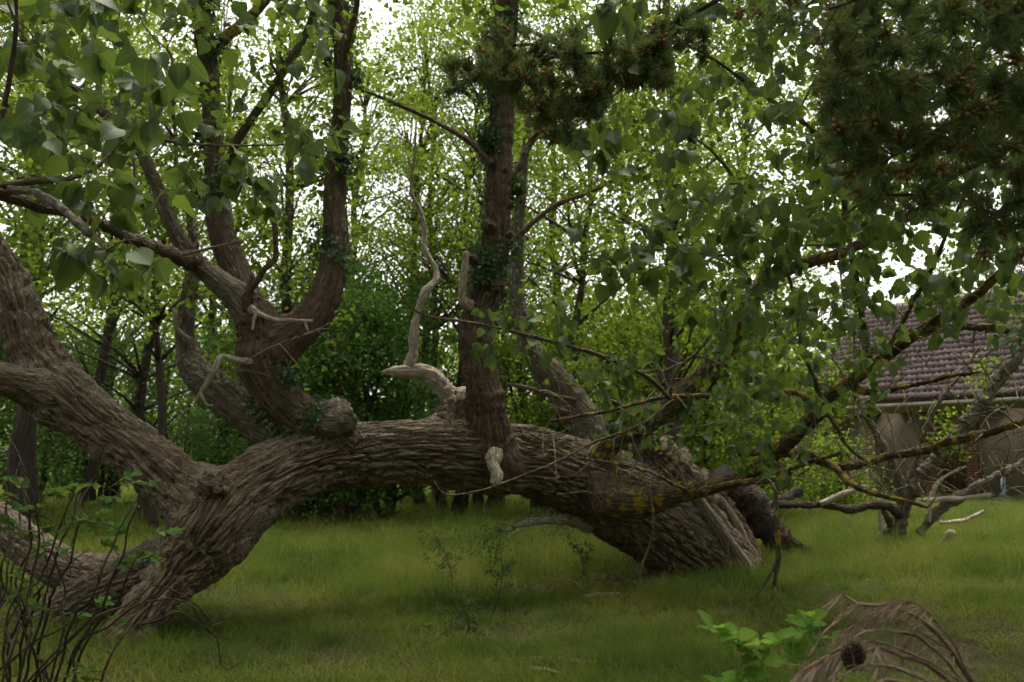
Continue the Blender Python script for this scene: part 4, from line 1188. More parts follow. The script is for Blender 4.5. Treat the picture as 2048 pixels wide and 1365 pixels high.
# ------------------------------------------------------------------ trees and shrubs of the wood behind
FAR_T = 'slender dark trunked tree standing in the wood seen under the arch'
def tree(name, px, D, hgt, cb, cr, r, label, group=None, nl=9000, ncl=70, lean=(0, 0), ls=.075, mat='leafback', T=T4, bark='far', cat='tree', dy=0, cz=1.0, stems=1, clr=.55):
    x0 = (px - 1024) / FPX * D
    z0 = float(gz(x0, D))
    t = thing(name, (x0, D, z0), label, cat, group)
    mb = MB()
    sk = []
    for sidx in range(stems):
        a0 = rng.uniform(0, 6.28)
        zz = np.linspace(-.15, hgt * (.92 if stems == 1 else .75), 14)
        f = np.clip(zz / hgt, 0, 1)
        wob = np.cumsum(rng.normal(size=(14, 2)) * .075 * hgt / 10, axis=0)
        sp = (0 if stems == 1 else cr * .55) * f
        q = np.stack([x0 + lean[0] * f * hgt + wob[:, 0] + np.cos(a0) * (sp + (0.1 if stems > 1 else 0)), D + lean[1] * f * hgt + wob[:, 1] + np.sin(a0) * (sp + (0.1 if stems > 1 else 0)), z0 + zz], 1)
        rr = r * (1 - .85 * f) * (1 + .5 * np.exp(-np.clip(zz, 0, 9) / .25)) + .01
        tube_into(mb, q, rr, 12 if stems == 1 else 7)
        sk.append(np.hstack([q, rr[:, None]]))
    lim = np.concatenate(sk)
    # crown clusters
    zc = cb + (hgt - cb) * rng.beta(1.3, 1.25, ncl)
    fr = (zc - cb) / (hgt - cb)
    rad = cr * np.sqrt(rng.random(ncl)) * np.clip(1.05 - .75 * fr ** 1.6, .15, 1) * np.clip(.55 + fr * 2.2, 0, 1)
    an = rng.uniform(0, 6.28, ncl)
    f = np.clip(zc / hgt, 0, 1)
    C = np.stack([x0 + lean[0] * f * hgt + rad * np.cos(an), D + lean[1] * f * hgt + rad * np.sin(an) + dy, z0 + zc], 1)
    link('trunk', mb.mesh('trunk', True), M[bark], t)
    lb = MB()
    for c in C:
        low = lim[lim[:, 2] < c[2] + .1]
        if not len(low): low = lim[:3]
        k = int(np.argmin(((low[:, :3] - c) ** 2 * [1, 1, .6]).sum(1)))
        a = low[max(k - 1, 0)]
        L = np.linalg.norm(c - a[:3])
        s = np.linspace(0, 1, 6)[:, None]
        mid = (a[:3] + c) / 2 + np.array([0, 0, .1 * L]) + rdir(1)[0] * .1 * L
        q = (1 - s) ** 2 * a[:3] + 2 * s * (1 - s) * mid + s * s * c
        tube_into(lb, q, np.linspace(min(a[3] * .6, .012 + .012 * L), .004, 6), 4)
    link('branches', lb.mesh('branches', True), M[bark], t, 'stuff')
    w = rng.uniform(.4, 1.6, ncl); w /= w.sum()
    idx = rng.choice(ncl, nl, p=w)
    rc = (clr * rng.uniform(.6, 1.35, ncl))[idx]
    p = C[idx] + rng.normal(size=(nl, 3)) * (rc * .62)[:, None] * [1, 1, .62 * cz]
    p[:, 2] = np.maximum(p[:, 2], z0 + .04)
    link('crown', leaves_mesh('crown', p, hang(nl, .45), rdir(nl) + [0, -.1, .5], rng.uniform(.7, 1.25, nl) * ls, T), M[mat], t, 'stuff')
    return t

LW = 'tall grey trunked tree in the wood behind the leaning left limb'
for (px, D, h, r, ln) in ((75, 19, 13, .14, (.0, 0)), (172, 22, 14, .13, (.01, 0)), (20, 16, 12, .15, (-.02, 0)), (240, 27, 15, .16, (0, 0)), (390, 25, 14, .12, (0, 0)), (-120, 22, 13, .15, (0, 0))):
    tree('wood_tree', px, D, h, 4.0, 2.8, r, LW, 'trees behind the left limb', 8500, 60, ln)
tree('wood_tree', 326, 17, 9, 3.6, 1.8, .075, 'thin pale stemmed tree between the left limb and the burl', None, 4500, 36, (-.015, 0))
for (px, D, h, r) in ((846, 25.5, 13, .12), (888, 24, 13, .10), (930, 21.5, 14, .14), (950, 24.5, 13, .11), (986, 24, 13, .13), (1006, 26, 12, .09), (1046, 29, 13, .14)):
    tree('wood_tree', px, D, h, 4.6, 2.3, r, FAR_T, 'trees seen under the arch', 7000, 50)
tree('wood_tree', 1385, 16.5, 12, 3.2, 2.4, .16, 'ivy dark trunked tree rising behind the leafy right hand branches', None, 9000, 60, (-.01, 0))
tree('wood_tree', 1120, 18, 11, 3.4, 2.0, .085, 'pale slim forked tree just right of the upright middle limb', None, 7000, 50, (-.01, 0))
tree('wood_tree', 590, 20, 12, 4, 2.4, .15, 'stout trunked tree directly behind the burl', None, 9000, 60)
tree('wood_tree', 1500, 22, 13, 3.5, 2.6, .13, 'leafy tree left of the house roof', None, 9000, 60)
tree('wood_tree', 2010, 40, 11, 4.5, 3.4, .2, 'tall tree rising behind the tiled roof', None, 8000, 60, ls=.1)
tree('wood_tree', 1730, 41, 13, 4.5, 3.6, .2, 'broad tree behind the left gable of the house', None, 9000, 60, ls=.1)
for (px, D) in ((720, 27), (1180, 27), (1290, 25), (480, 30), (820, 31), (1400, 31)):
    tree('wood_tree', px, D, 13, 3.6, 3.2, .16, 'tall light leaved tree above the shrubs behind the arch', 'tall trees above the shrubs', 8000, 60, ls=.085)
tree('dark_pine', 285, 19, 8.5, 1.7, 2.3, .12, 'dark shaggy conifer with drooping branches behind the left limb', None, 9000, 60, ls=.12, mat='needle', T=(TNEED[0] * [4, 1, 1], TNEED[1]), cat='pine')
def shrub(px, D, h, cb, cr, label, group=None, nl=9000, ncl=60, mat='leafshrub', ls=.075, clr=.5):
    return tree('woodland_shrub', px, D, h, cb, cr, .05, label, group, nl, ncl, (0, 0), ls, mat, T4, 'far', 'shrub', stems=5, clr=clr)
SB = 'dense dark green shrub reaching the ground behind the arch'
for (px, D, h) in ((610, 20.5, 5.4), (690, 19.5, 5.0), (775, 21, 5.6), (560, 23, 5.0)):
    shrub(px, D, h, .3, 1.9, SB, 'dense shrubs behind the arch', 13500, 90)
SR = 'light green shrub behind the upright limb and the torn end'
for (px, D, h, cb) in ((1080, 21.5, 4.6, 1.2), (1180, 20.5, 4.8, .8), (1290, 19.5, 4.6, .5), (1400, 20, 4.8, .4), (1490, 22, 4.2, .3), (1570, 26, 4.2, .3), (1340, 24, 5.5, .3)):
    shrub(px, D, h, cb, 1.7, SR, 'light shrubs behind the torn end', 10000, 70, 'leafback')
SLF = 'shadowy shrub among the trunks behind the left limb'
for (px, D, h, cb) in ((470, 22, 4.6, .6), (360, 25, 4.4, .8), (210, 25, 4.6, .8), (80, 23, 4.4, .8), (-60, 20, 4.4, .6), (140, 29, 4.5, .5), (-200, 24, 4.5, .5)):
    shrub(px, D, h, cb, 1.8, SLF, 'shrubs behind the left limb', 8500, 60)
shrub(880, 28, 5.2, 1.5, 2.0, 'shrub hanging clear of the ground among the trunks under the arch', None, 8000, 60)
shrub(970, 33, 5.2, 1.2, 2.4, 'pale shrub at the far end of the gap under the arch', None, 8000, 60, 'leafback')
shrub(1660, 24, 1.9, .2, .9, 'low bright bush beside the house downpipe', None, 4000, 30, 'leafback')
# the far wood reads as one mass
n = 45000
xx = rng.uniform(-45, 45, n); yy = rng.uniform(44, 62, n)
hh = 5.5 + 4.5 * noise(np.stack([xx * .22, yy * .1, np.zeros(n)], 1), 3) + 2 * noise(np.stack([xx * .9, yy * .4, np.zeros(n)], 1), 4)
p = np.stack([xx, yy, hh * rng.random(n) ** .8], 1)
# unseen leaf ring round sides and back, added to cut skylight on the front
nb_ = 34000
an = rng.uniform(math.radians(-35), math.radians(215), nb_)
ra = rng.uniform(13.0, 19.0, nb_) * (1 + .25 * np.abs(np.cos(an)))
bx_, by_ = ra * np.cos(an), 6.0 - ra * np.sin(an)
bh = 6.5 + 6 * noise(np.stack([bx_ * .25, by_ * .25, np.zeros(nb_)], 1), 13)
p2 = np.stack([bx_, by_, bh * rng.random(nb_) ** .8], 1)
vx = np.abs(bx_) < .56 * by_ + 1.0
p2 = p2[~((by_ > 0) & vx)]
p = np.concatenate([p, p2]); n = len(p)
fw = link('far_wood_and_shade_ring', leaves_mesh('far_wood_and_shade_ring', p, hang(n, .3), rdir(n) + [0, -.3, .5], rng.uniform(.24, .42, n), T4), M['leafback'], None, 'stuff')
tag(fw, 'far edge of the wood closing the view beyond the clearing, with an unseen leaf ring added for shade', 'woodland')

# ------------------------------------------------------------------ right hand side: small tree, logs, sticks
rt = P(1783, 1105, 15.5); rt[2] = 0
small = thing('forked_small_tree', rt, 'small grey tree forking low in the grass before the house', 'tree')
def sbranch(name, spec, mat, par, sides=14): return branch(name, spec, mat, sides, par, False, .06)
sbranch('trunk', [(1783, 1112, 15.5, 24), (1785, 1080, 15.5, 20), (1795, 1045, 15.5, 19), (1815, 1000, 15.5, 18), (1850, 945, 15.4, 18), (1890, 895, 15.3, 17), (1940, 835, 15.2, 16), (1990, 770, 15.1, 14), (2045, 695, 15, 12), (2110, 600, 15, 8)], 'grey', small, 24)
sbranch('limb', [(1808, 1010, 15.5, 13), (1806, 980, 15.4, 12), (1785, 930, 15.3, 9), (1762, 890, 15.2, 8), (1735, 840, 15.1, 6), (1705, 785, 15, 5), (1690, 750, 15, 3)], 'grey', small)
sbranch('limb', [(1812, 1005, 15.5, 9), (1822, 950, 15.4, 7), (1838, 900, 15.3, 6), (1850, 860, 15.2, 5), (1880, 800, 15.1, 4), (1930, 740, 15, 3)], 'grey', small)
sbranch('limb', [(1790, 1065, 15.5, 8), (1775, 1040, 15.4, 8), (1765, 1020, 15.3, 6)], 'grey', small)
sbranch('limb', [(1800, 1030, 15.4, 10), (1760, 1008, 15.2, 9), (1700, 1020, 15.0, 9), (1650, 1012, 14.9, 8), (1590, 1012, 14.7, 8), (1520, 1008, 14.6, 6)], 'far', small)
n = 900
cc = np.array([P(x + rng.normal() * 14, y + rng.normal() * 10, 15.2) for x, y in ((1690, 745), (1700, 765), (1960, 760), (1975, 745), (1890, 870), (1880, 850), (1900, 885), (1660, 720), (2030, 640), (2010, 600), (1985, 780))])
p = cc[rng.integers(0, 11, n)] + rng.normal(size=(n, 3)) * .15
tmb = MB()
grow(cc, [resample(pxpath([(1783, 1112, 15.5, 24), (1815, 1000, 15.5, 18), (1890, 895, 15.3, 17), (1990, 770, 15.1, 14), (2110, 600, 15, 8)]), .1), resample(pxpath([(1806, 980, 15.4, 12), (1762, 890, 15.2, 8), (1690, 750, 15, 3)]), .1)], tmb, 4, .012)
link('branches', tmb.mesh('branches', True), M['grey'], small, 'stuff')
link('crown', leaves_mesh('crown', p, hang(n, .5), rdir(n) + [0, -.2, .4], rng.uniform(.045, .07, n), T6), M['leafback'], small, 'stuff')

def stick(name, spec, mat, label, cat='stick', sides=12):
    o = branch(name, spec, mat, sides, None, False, .05)
    tag(o, label, cat)
    return o
stick('mossy_log', [(1440, 955, 14.0, 30), (1490, 1000, 14.3, 32), (1535, 1050, 14.5, 30), (1570, 1085, 14.6, 24), (1620, 1105, 14.8, 12), (1690, 1113, 15, 6)], 'far', 'dark leaning log behind the torn end of the trunk', 'log', 28)
stick('log', [(1560, 1085, 14.3, 18), (1510, 1055, 14.6, 14), (1490, 1045, 14.8, 12), (1550, 1010, 15.0, 10), (1600, 985, 15.2, 9)], 'far', 'crooked dark branch propped beside the leaning log', 'log', 16)
stick('leaning_pole', [(1838, 1068, 15.2, 10), (1870, 1030, 15.2, 10), (1930, 985, 15.2, 10), (2050, 920, 15.2, 9), (2180, 850, 15.2, 8)], 'grey', 'long bare pole leaning up to the right past the house door', 'log', 16)
stick('dead_stick', [(1842, 1001, 15.0, 5), (1900, 997, 15.1, 5), (1985, 989, 15.2, 4)], 'dead', 'straight pale stick lying across the leaning pole')
stick('dead_branch', [(1858, 1045, 15.1, 4), (1862, 1000, 15.1, 4), (1872, 970, 15.1, 4), (1895, 950, 15.1, 3), (1932, 932, 15.1, 2)], 'dead', 'bleached curving branch standing by the leaning pole')
stick('dead_branch', [(1700, 985, 14.9, 5), (1706, 950, 14.9, 5), (1705, 920, 14.9, 4), (1709, 905, 14.9, 3)], 'dead', 'upright pale snapped branch before the brick pilaster')
stick('dead_branch', [(1640, 1008, 14.8, 6), (1680, 992, 14.8, 6), (1715, 980, 14.8, 5), (1730, 972, 14.8, 3)], 'dead', 'pale snapped branch lying low before the house wall')
stick('cut_stub', [(1852, 1114, 15.6, 9), (1880, 1090, 15.5, 9), (1906, 1064, 15.4, 8)], 'dead', 'short sawn stump leaning in the grass right of the forked tree', 'stump', 18)
stick('dead_branch', [(1880, 1046, 17.5, 4), (1930, 1040, 17.6, 4), (1968, 1022, 17.6, 3)], 'dead', 'thin pale branch caught in the tall grass before the post')
stick('dead_branch', [(1762, 1080, 16.4, 6), (1760, 1030, 16.4, 5), (1752, 1010, 16.4, 3)], 'dead', 'bleached broken stem just left of the forked tree')
g_ = lambda D: 905 + CAMH * FPX / D
stick('fallen_twig', [(1870, 1196, 10.75, 3), (1930, 1194, 10.8, 3), (2000, 1192, 10.85, 2.5)], 'dead', 'thin straight twig lying on the grass at the right', 'twig', 8)
stick('fallen_twig', [(1030, 1318, 7.6, 3), (1100, 1318, 7.6, 5), (1150, 1324, 7.55, 4), (1215, 1325, 7.55, 2)], 'dead', 'pale broken twig lying in the front grass, the longer one', 'twig', 8)
stick('fallen_twig', [(1050, 1338, 7.2, 3), (1090, 1340, 7.2, 5), (1130, 1350, 7.15, 3)], 'dead', 'short pale twig in the front grass below the longer one', 'twig', 8)
stick('fallen_twig', [(1170, 1192, 11.0, 3), (1205, 1188, 11.1, 4), (1240, 1186, 11.2, 2)], 'dead', 'small pale twig on the bare earth under the trunk', 'twig', 8)

# ------------------------------------------------------------------ saplings in the meadow
def sapling(px, py_top, D, label, nb, spread, lean=0.0):
    x0 = (px - 1024) / FPX * D
    z0 = float(gz(x0, D))
    t = thing('sapling', (x0, D, z0), label, 'sapling')
    top = P(px + lean, py_top, D)
    s = np.linspace(0, 1, 10)[:, None]
    a = np.array([x0, D, z0 - .03])
    q = a + (top - a) * s + np.array([.06, 0, 0]) * np.sin(s * 4)
    mb = MB(); tube_into(mb, q, np.linspace(.008, .003, 10), 6)
    link('stem', mb.mesh('stem', True), M['rosestem'], t)
    tgt = np.array([q[int(rng.integers(4, 10))] + rng.normal(size=3) * spread * [1, .8, .55] for _ in range(nb)])
    tm = MB()
    pa = grow(tgt, [np.hstack([q[2:], np.full((8, 1), .005)])], tm, 4, .003)
    link('branches', tm.mesh('branches', True), M['rosestem'], t, 'stuff')
    p = np.concatenate([u[rng.integers(3, 8, 14)] + rng.normal(size=(14, 3)) * .022 for u in pa])
    n = len(p)
    link('leaves', leaves_mesh('leaves', p, rdir(n) + [0, 0, .2], rdir(n) + [0, 0, .8], rng.uniform(.02, .038, n), TELL), M['sapling'], t, 'stuff')
sapling(978, 1062, 9.6, 'bluish sapling with a bare stem in the middle of the grass', 46, .12, 30)
sapling(905, 1062, 11.5, 'spreading low sapling just left of the bluish one', 34, .20, -30)
sapling(1155, 1080, 11.6, 'thin small sapling near the bare earth under the trunk', 16, .08, 4)
sapling(1085, 1030, 14.5, 'bushy sapling behind the dead hooked branch', 60, .26, -5)
sapling(920, 1200, 8.4, 'low brownish weed clump in the nearer grass', 40, .16, 10)

# ------------------------------------------------------------------ rose shrub at the left front
rs = thing('rose_shrub', (-2.2, 4.6, 0), 'thorny rose shrub with dark bare stems before the fallen trunk', 'shrub')
skel = []
mb = MB()
for (x, y, D, tips) in ((20, 1600, 4.6, [(60, 1250, 4.5), (120, 1120, 4.5), (150, 1000, 4.5), (200, 930, 4.5)]), (60, 1640, 4.4, [(130, 1290, 4.3), (190, 1180, 4.3), (230, 1080, 4.3), (262, 1010, 4.3)]),
                        (-60, 1650, 4.3, [(10, 1350, 4.3), (30, 1200, 4.4), (60, 1050, 4.5), (50, 960, 4.5)]), (0, 1640, 4.4, [(140, 1340, 4.3), (200, 1230, 4.3), (330, 1180, 4.4), (420, 1240, 4.5), (455, 1225, 4.5)]),
                        (-30, 1620, 4.5, [(60, 1330, 4.5), (90, 1210, 4.5), (110, 1150, 4.6), (90, 1080, 4.6)]), (-100, 1660, 4.3, [(-30, 1300, 4.3), (0, 1150, 4.4), (20, 1000, 4.5), (-10, 900, 4.5)]),
                        (40, 1620, 4.5, [(40, 1400, 4.5), (110, 1300, 4.4), (170, 1250, 4.4), (215, 1190, 4.4), (240, 1130, 4.4)]), (80, 1600, 4.6, [(90, 1380, 4.5), (60, 1290, 4.5), (20, 1230, 4.5), (0, 1180, 4.5)])):
    for dup_ in range(3):
        jx, jy = (0, 0) if dup_ == 0 else (rng.normal() * 45, rng.normal() * 40)
        R4 = resample(pxpath([(x + jx, y, D, 3.2)] + [(a_ + jx * (1 - .2 * k), b_ + jy * k / 3, d_ + rng.normal() * .08, 2.8 - .5 * k) for k, (a_, b_, d_) in enumerate(tips)]), .04)
        R4[:, :3] += (np.stack([noise(R4[:, :3] * 7 + k * 5, k) for k in range(3)], 1) - .5) * .08
        R4[0, 2] = -.03
        tube_into(mb, R4[:, :3], np.maximum(R4[:, 3], .002), 7)
        skel.append(R4[len(R4) // 3:])
link('stems', mb.mesh('stems', True), M['rosestem'], rs, 'stuff')
tm = MB()
tg = np.array([P(rng.uniform(-20, 60 + 190 * rng.random()), rng.uniform(1020, 1370), rng.uniform(4.1, 4.8)) for _ in range(260)])
grow(tg, skel, tm, 4, .003)
link('bare_twigs', tm.mesh('bare_twigs', True), M['rosestem'], rs, 'stuff')
def pinnate(tips, par, mat, size, nlf=7, face=np.zeros(3)):
    """compound leaves; returns leaf arrays"""
    p_, d_, n_, s_ = [], [], [], []
    mb = MB()
    for (a, ax, L) in tips:
        ax = unit(ax)
        side = unit(np.cross(ax, [0, 0, 1]))
        nor = unit(np.cross(side, ax))
        t = np.linspace(0, 1, 5)[:, None]
        q = a + ax * L * t + np.array([0, 0, -.25 * L]) * t * t
        tube_into(mb, q, np.linspace(.0022, .001, 5), 4)
        for k in range(nlf):
            if k == nlf - 1: f, sg = 1.0, 0
            else: f, sg = .35 + .55 * (k // 2) / max(1, (nlf // 2 - 1)), (-1 if k % 2 else 1)
            i0 = min(int(f * 4), 3)
            b = q[i0] + (q[i0 + 1] - q[i0]) * (f * 4 - i0)
            p_.append(b); d_.append(unit(ax * (.5 if sg else 1) + side * sg * .9 + rdir(1)[0] * .2)); n_.append(unit(nor * .6 + rdir(1)[0] * .35 + face)); s_.append(size * random.uniform(.8, 1.15))
    return mb, np.array(p_), np.array(d_), np.array(n_), np.array(s_)
tips = []
for (x, y, D) in ((40, 990, 4.4), (90, 1000, 4.4), (110, 985, 4.45), (225, 975, 4.4), (240, 985, 4.4), (205, 1000, 4.4), (150, 1045, 4.4), (120, 1060, 4.4), (185, 1040, 4.4), (260, 1045, 4.4), (280, 1075, 4.35), (265, 1095, 4.35),
                  (250, 1110, 4.3), (20, 960, 4.4), (0, 1000, 4.4), (30, 1060, 4.4), (100, 1090, 4.4), (90, 1170, 4.4), (60, 1120, 4.5), (100, 1230, 4.4), (240, 1110, 4.4), (215, 1230, 4.4), (10, 1110, 4.4), (205, 1345, 4.2), (190, 1360, 4.2), (10, 1290, 4.2)):
    for _ in range(2):
        tips.append((P(x + rng.normal() * 6, y + rng.normal() * 6, D), np.array([rng.normal(), rng.normal() * .7 - .2, rng.uniform(-.1, .7)]), rng.uniform(.08, .14)))
mb, a_, b_, c_, d_ = pinnate(tips, rs, None, .045)
link('leaf_stalks', mb.mesh('leaf_stalks', True), M['twig'], rs, 'stuff')
OVR = []
for V, q, lc in OVL:
    me = mesh_np('leaflet', V[:45], [q[:32]], {'lc': ('FLOAT_VECTOR', lc[:45]), 'rnd': ('FLOAT', np.zeros(45))}, True)
    me.materials.append(M['roseleft']); OVR.append(me)
OVT = [(V[:45], q[:32], lc[:45]) for V, q, lc in OVL]
place_leaves(a_, b_, c_, d_, rs, OVR, OVT, M['roseleft'], 300, 'leaflet')
tmb = MB()
grow(np.array([t[0] for t in tips]), skel, tmb, 4, .003)
link('twigs', tmb.mesh('twigs', True), M['twig'], rs, 'stuff')

# ------------------------------------------------------------------ bright rose shoots at the right front
OVB = []
for V, q, lc in OVL:
    me = mesh_np('leaf', V[:45], [q[:32]], {'lc': ('FLOAT_VECTOR', lc[:45]), 'rnd': ('FLOAT', np.zeros(45))}, True)
    me.materials.append(M['rose']); OVB.append(me)
def shoot(stems, label, size):
    D = stems[0][0][2]
    b0 = P(stems[0][0][0], stems[0][0][1], D); b0[2] = 0
    t = thing('rose_shoot', b0, label, 'plant')
    tips = []
    mb = MB()
    for st in stems:
        R4 = resample(pxpath([(x, y, d, 3.0) for x, y, d in st]), .03)
        R4[0, 2] = -.02
        tube_into(mb, R4[:, :3], np.linspace(.006, .003, len(R4)), 6)
        m_ = len(R4)
        for f in (1.0, .98, .95, .9, .85, .8, .74, .68, .6):
            q = R4[min(int(f * m_), m_ - 1), :3]
            tips.append((q, np.array([rng.normal(), rng.normal() * .6 - .2, rng.uniform(.2, .9)]), rng.uniform(.05, .09)))
    link('stems', mb.mesh('stems', True), M['rose'], t, 'stuff')
    mb, a, b, c, d = pinnate(tips, t, None, size, 5, np.array([0, -.75, .35]))
    link('leaf_stalks', mb.mesh('leaf_stalks', True), M['rose'], t, 'stuff')
    place_leaves(a, b, c, d, t, OVB, OVT, M['rose'], 300, 'leaf')
shoot([[(1480, 1900, 3.1), (1490, 1500, 3.1), (1470, 1330, 3.1), (1445, 1275, 3.1)], [(1500, 1900, 3.1), (1510, 1500, 3.1), (1520, 1360, 3.1), (1530, 1300, 3.1)]], 'bright green rose shoot standing clear of the dead pine branch', .060)
shoot([[(1640, 1900, 3.3), (1640, 1450, 3.3), (1635, 1330, 3.3), (1625, 1260, 3.3)], [(1620, 1900, 3.3), (1610, 1450, 3.3), (1590, 1330, 3.3), (1585, 1270, 3.3)]], 'bright green rose shoot half behind the dead pine branch', .045)

# ------------------------------------------------------------------ dead pine branch at the right front
dp0 = P(2000, 2012, 2.8); dp0[2] = 0
dead = thing('dead_pine_branch', dp0, 'dead arching pine branch with brown hanging needles and a cone', 'branch')
arcs = [[(2010, 2010, 2.8, 9), (2000, 1650, 2.8, 8), (1960, 1420, 2.8, 7), (1900, 1300, 2.8, 5.5), (1850, 1245, 2.8, 4.5), (1780, 1215, 2.8, 3.5), (1720, 1213, 2.8, 3), (1690, 1190, 2.8, 2)],
        [(1965, 1430, 2.8, 5), (1900, 1330, 2.75, 4), (1840, 1285, 2.72, 3.4), (1780, 1262, 2.7, 3), (1720, 1275, 2.68, 2.4), (1660, 1310, 2.66, 2), (1600, 1350, 2.64, 1.6)],
        [(1960, 1420, 2.8, 5), (1880, 1350, 2.7, 4.5), (1800, 1310, 2.65, 4), (1740, 1300, 2.6, 3), (1690, 1325, 2.58, 2.4), (1650, 1365, 2.56, 2), (1600, 1420, 2.55, 1.5)],
        [(1985, 1520, 2.75, 5), (1900, 1400, 2.65, 4.5), (1820, 1345, 2.6, 4), (1750, 1332, 2.56, 3), (1690, 1350, 2.53, 2.4), (1640, 1400, 2.5, 2)],
        [(1995, 1500, 2.8, 5), (1950, 1380, 2.85, 4), (1900, 1290, 2.9, 3), (1850, 1230, 2.92, 2.4), (1800, 1205, 2.95, 2), (1740, 1222, 2.95, 1.6), (1690, 1250, 2.95, 1.4)],
        [(1990, 1560, 2.7, 5), (1930, 1440, 2.6, 4), (1860, 1380, 2.5, 3.4), (1790, 1365, 2.45, 3), (1740, 1390, 2.4, 2), (1700, 1430, 2.4, 2)],
        [(1985, 1460, 2.75, 4), (1920, 1365, 2.7, 3.2), (1850, 1325, 2.68, 2.6), (1770, 1290, 2.66, 2.2), (1700, 1295, 2.64, 1.8), (1640, 1330, 2.62, 1.4)],
        [(1900, 1300, 2.8, 3), (1860, 1275, 2.8, 2.6), (1800, 1240, 2.8, 2.2), (1740, 1238, 2.8, 1.8), (1690, 1262, 2.8, 1.4)],
        [(1960, 1420, 2.78, 3), (1930, 1330, 2.75, 2.6), (1890, 1265, 2.75, 2.2), (1840, 1215, 2.75, 1.8), (1790, 1200, 2.75, 1.4)],
        [(1720, 1213, 2.8, 3), (1680, 1240, 2.78, 2.5), (1650, 1265, 2.76, 2), (1620, 1310, 2.75, 1.6), (1590, 1350, 2.73, 1.4)]]
skel = []
for sp in arcs:
    R4 = resample(pxpath(sp), .02)
    R4[:, :3] += (np.stack([noise(R4[:, :3] * 14 + k * 5, k) for k in range(3)], 1) - .5) * .02
    mb = MB(); tube_into(mb, R4[:, :3], R4[:, 3] * (1 + .6 * (noise(R4[:, :3] * 60, 4) - .5)), 8)
    link('stem', mb.mesh('stem', True), M['deadtwig'], dead)
    skel.append(R4)
tm = MB()
tg = [skel[int(rng.integers(0, len(skel)))] for _ in range(60)]
tg = np.array([s_[int(rng.uniform(.35, .95) * len(s_)), :3] + rng.normal(size=3) * .05 + [0, 0, -.02] for s_ in tg])
pa = grow(tg, skel, tm, 4, .003)
link('twigs', tm.mesh('twigs', True), M['deadtwig'], dead, 'stuff')
npos, ndir = [], []
for s_ in skel:
    m_ = len(s_)
    i0 = int(m_ * .72)
    k = rng.integers(i0, m_, 90)
    npos.append(s_[k, :3]); tdir = unit(s_[np.minimum(k + 1, m_ - 1), :3] - s_[k - 1, :3])
    ndir.append(tdir * .8 + rdir(90) * .42 + [0, 0, -.75])
for q in pa:
    if rng.random() < .3:
        npos.append(q[rng.integers(3, 8, 26)]); ndir.append(unit(q[-1] - q[0]) * .6 + rdir(26) * .5 + [0, 0, -.7])
for sidx in (0, 1, 2, 3, 6, 9):            # the thick hanging brushes at the tips
    s_ = skel[sidx]; m_ = len(s_)
    k = rng.integers(int(m_ * .8), m_, 140)
    npos.append(s_[k, :3]); ndir.append(unit(s_[-1, :3] - s_[-9, :3]) * .7 + rdir(140) * .35 + [0, 0, -.8])
npos, ndir = np.concatenate(npos), unit(np.concatenate(ndir))
cc_ = P(1705, 1315, 2.57)
clear = np.ones(len(npos), bool)
for f in (0, .03, .06, .085):
    w_ = npos + ndir * f - cc_
    clear &= ~((np.abs(w_[:, 0]) < .038) & (np.abs(w_[:, 2]) < .042) & (w_[:, 1] < .03))
npos, ndir = npos[clear], ndir[clear]
n = len(npos)
link('dead_needles', leaves_mesh('dead_needles', npos, ndir, rdir(n), rng.uniform(.045, .085, n), (TNEED[0] * [1.35, 1, 1], TNEED[1])), M['deadneedle'], dead, 'stuff')
# cone: scales in spirals round a core
def cone(c, ax, L, R, parent, mat, ns=90):
    ax = unit(np.asarray(ax, float)); e1 = unit(np.cross(ax, [0.3, 1, .2])); e2 = np.cross(ax, e1)
    mb = MB()
    t = np.linspace(0, 1, 9); q = c + ax * (t[:, None] - .5) * L
    tube_into(mb, q, R * .55 * np.sin(np.clip(t * .85 + .12, 0, 1) * math.pi) ** .7, 10)
    for k in range(ns):
        f = (k + .5) / ns
        th_ = k * 2.39996
        rr = R * math.sin(math.pi * (f * .82 + .12)) ** .75
        o = e1 * math.cos(th_) + e2 * math.sin(th_)
        tg_ = np.cross(ax, o)
        b = c + ax * (f - .5) * L + o * rr * .45
        w_, l_ = R * .26, rr * .7
        tip = b + o * l_ + ax * R * .35
        V = np.array([b - tg_ * w_ * .5, b + tg_ * w_ * .5, tip + tg_ * w_, tip - tg_ * w_, tip + o * R * .1 + ax * R * .12, b - ax * R * .14 + o * l_ * .5])
        mb.add(V, [[0, 1, 2, 3]], [[3, 2, 4], [0, 3, 5], [1, 5, 2], [5, 3, 4], [5, 4, 2]])
    return link('pine_cone', mb.mesh('pine_cone'), mat, parent)
cone(P(1705, 1315, 2.57), (.15, -.25, 1), .062, .027, dead, M['cone'])

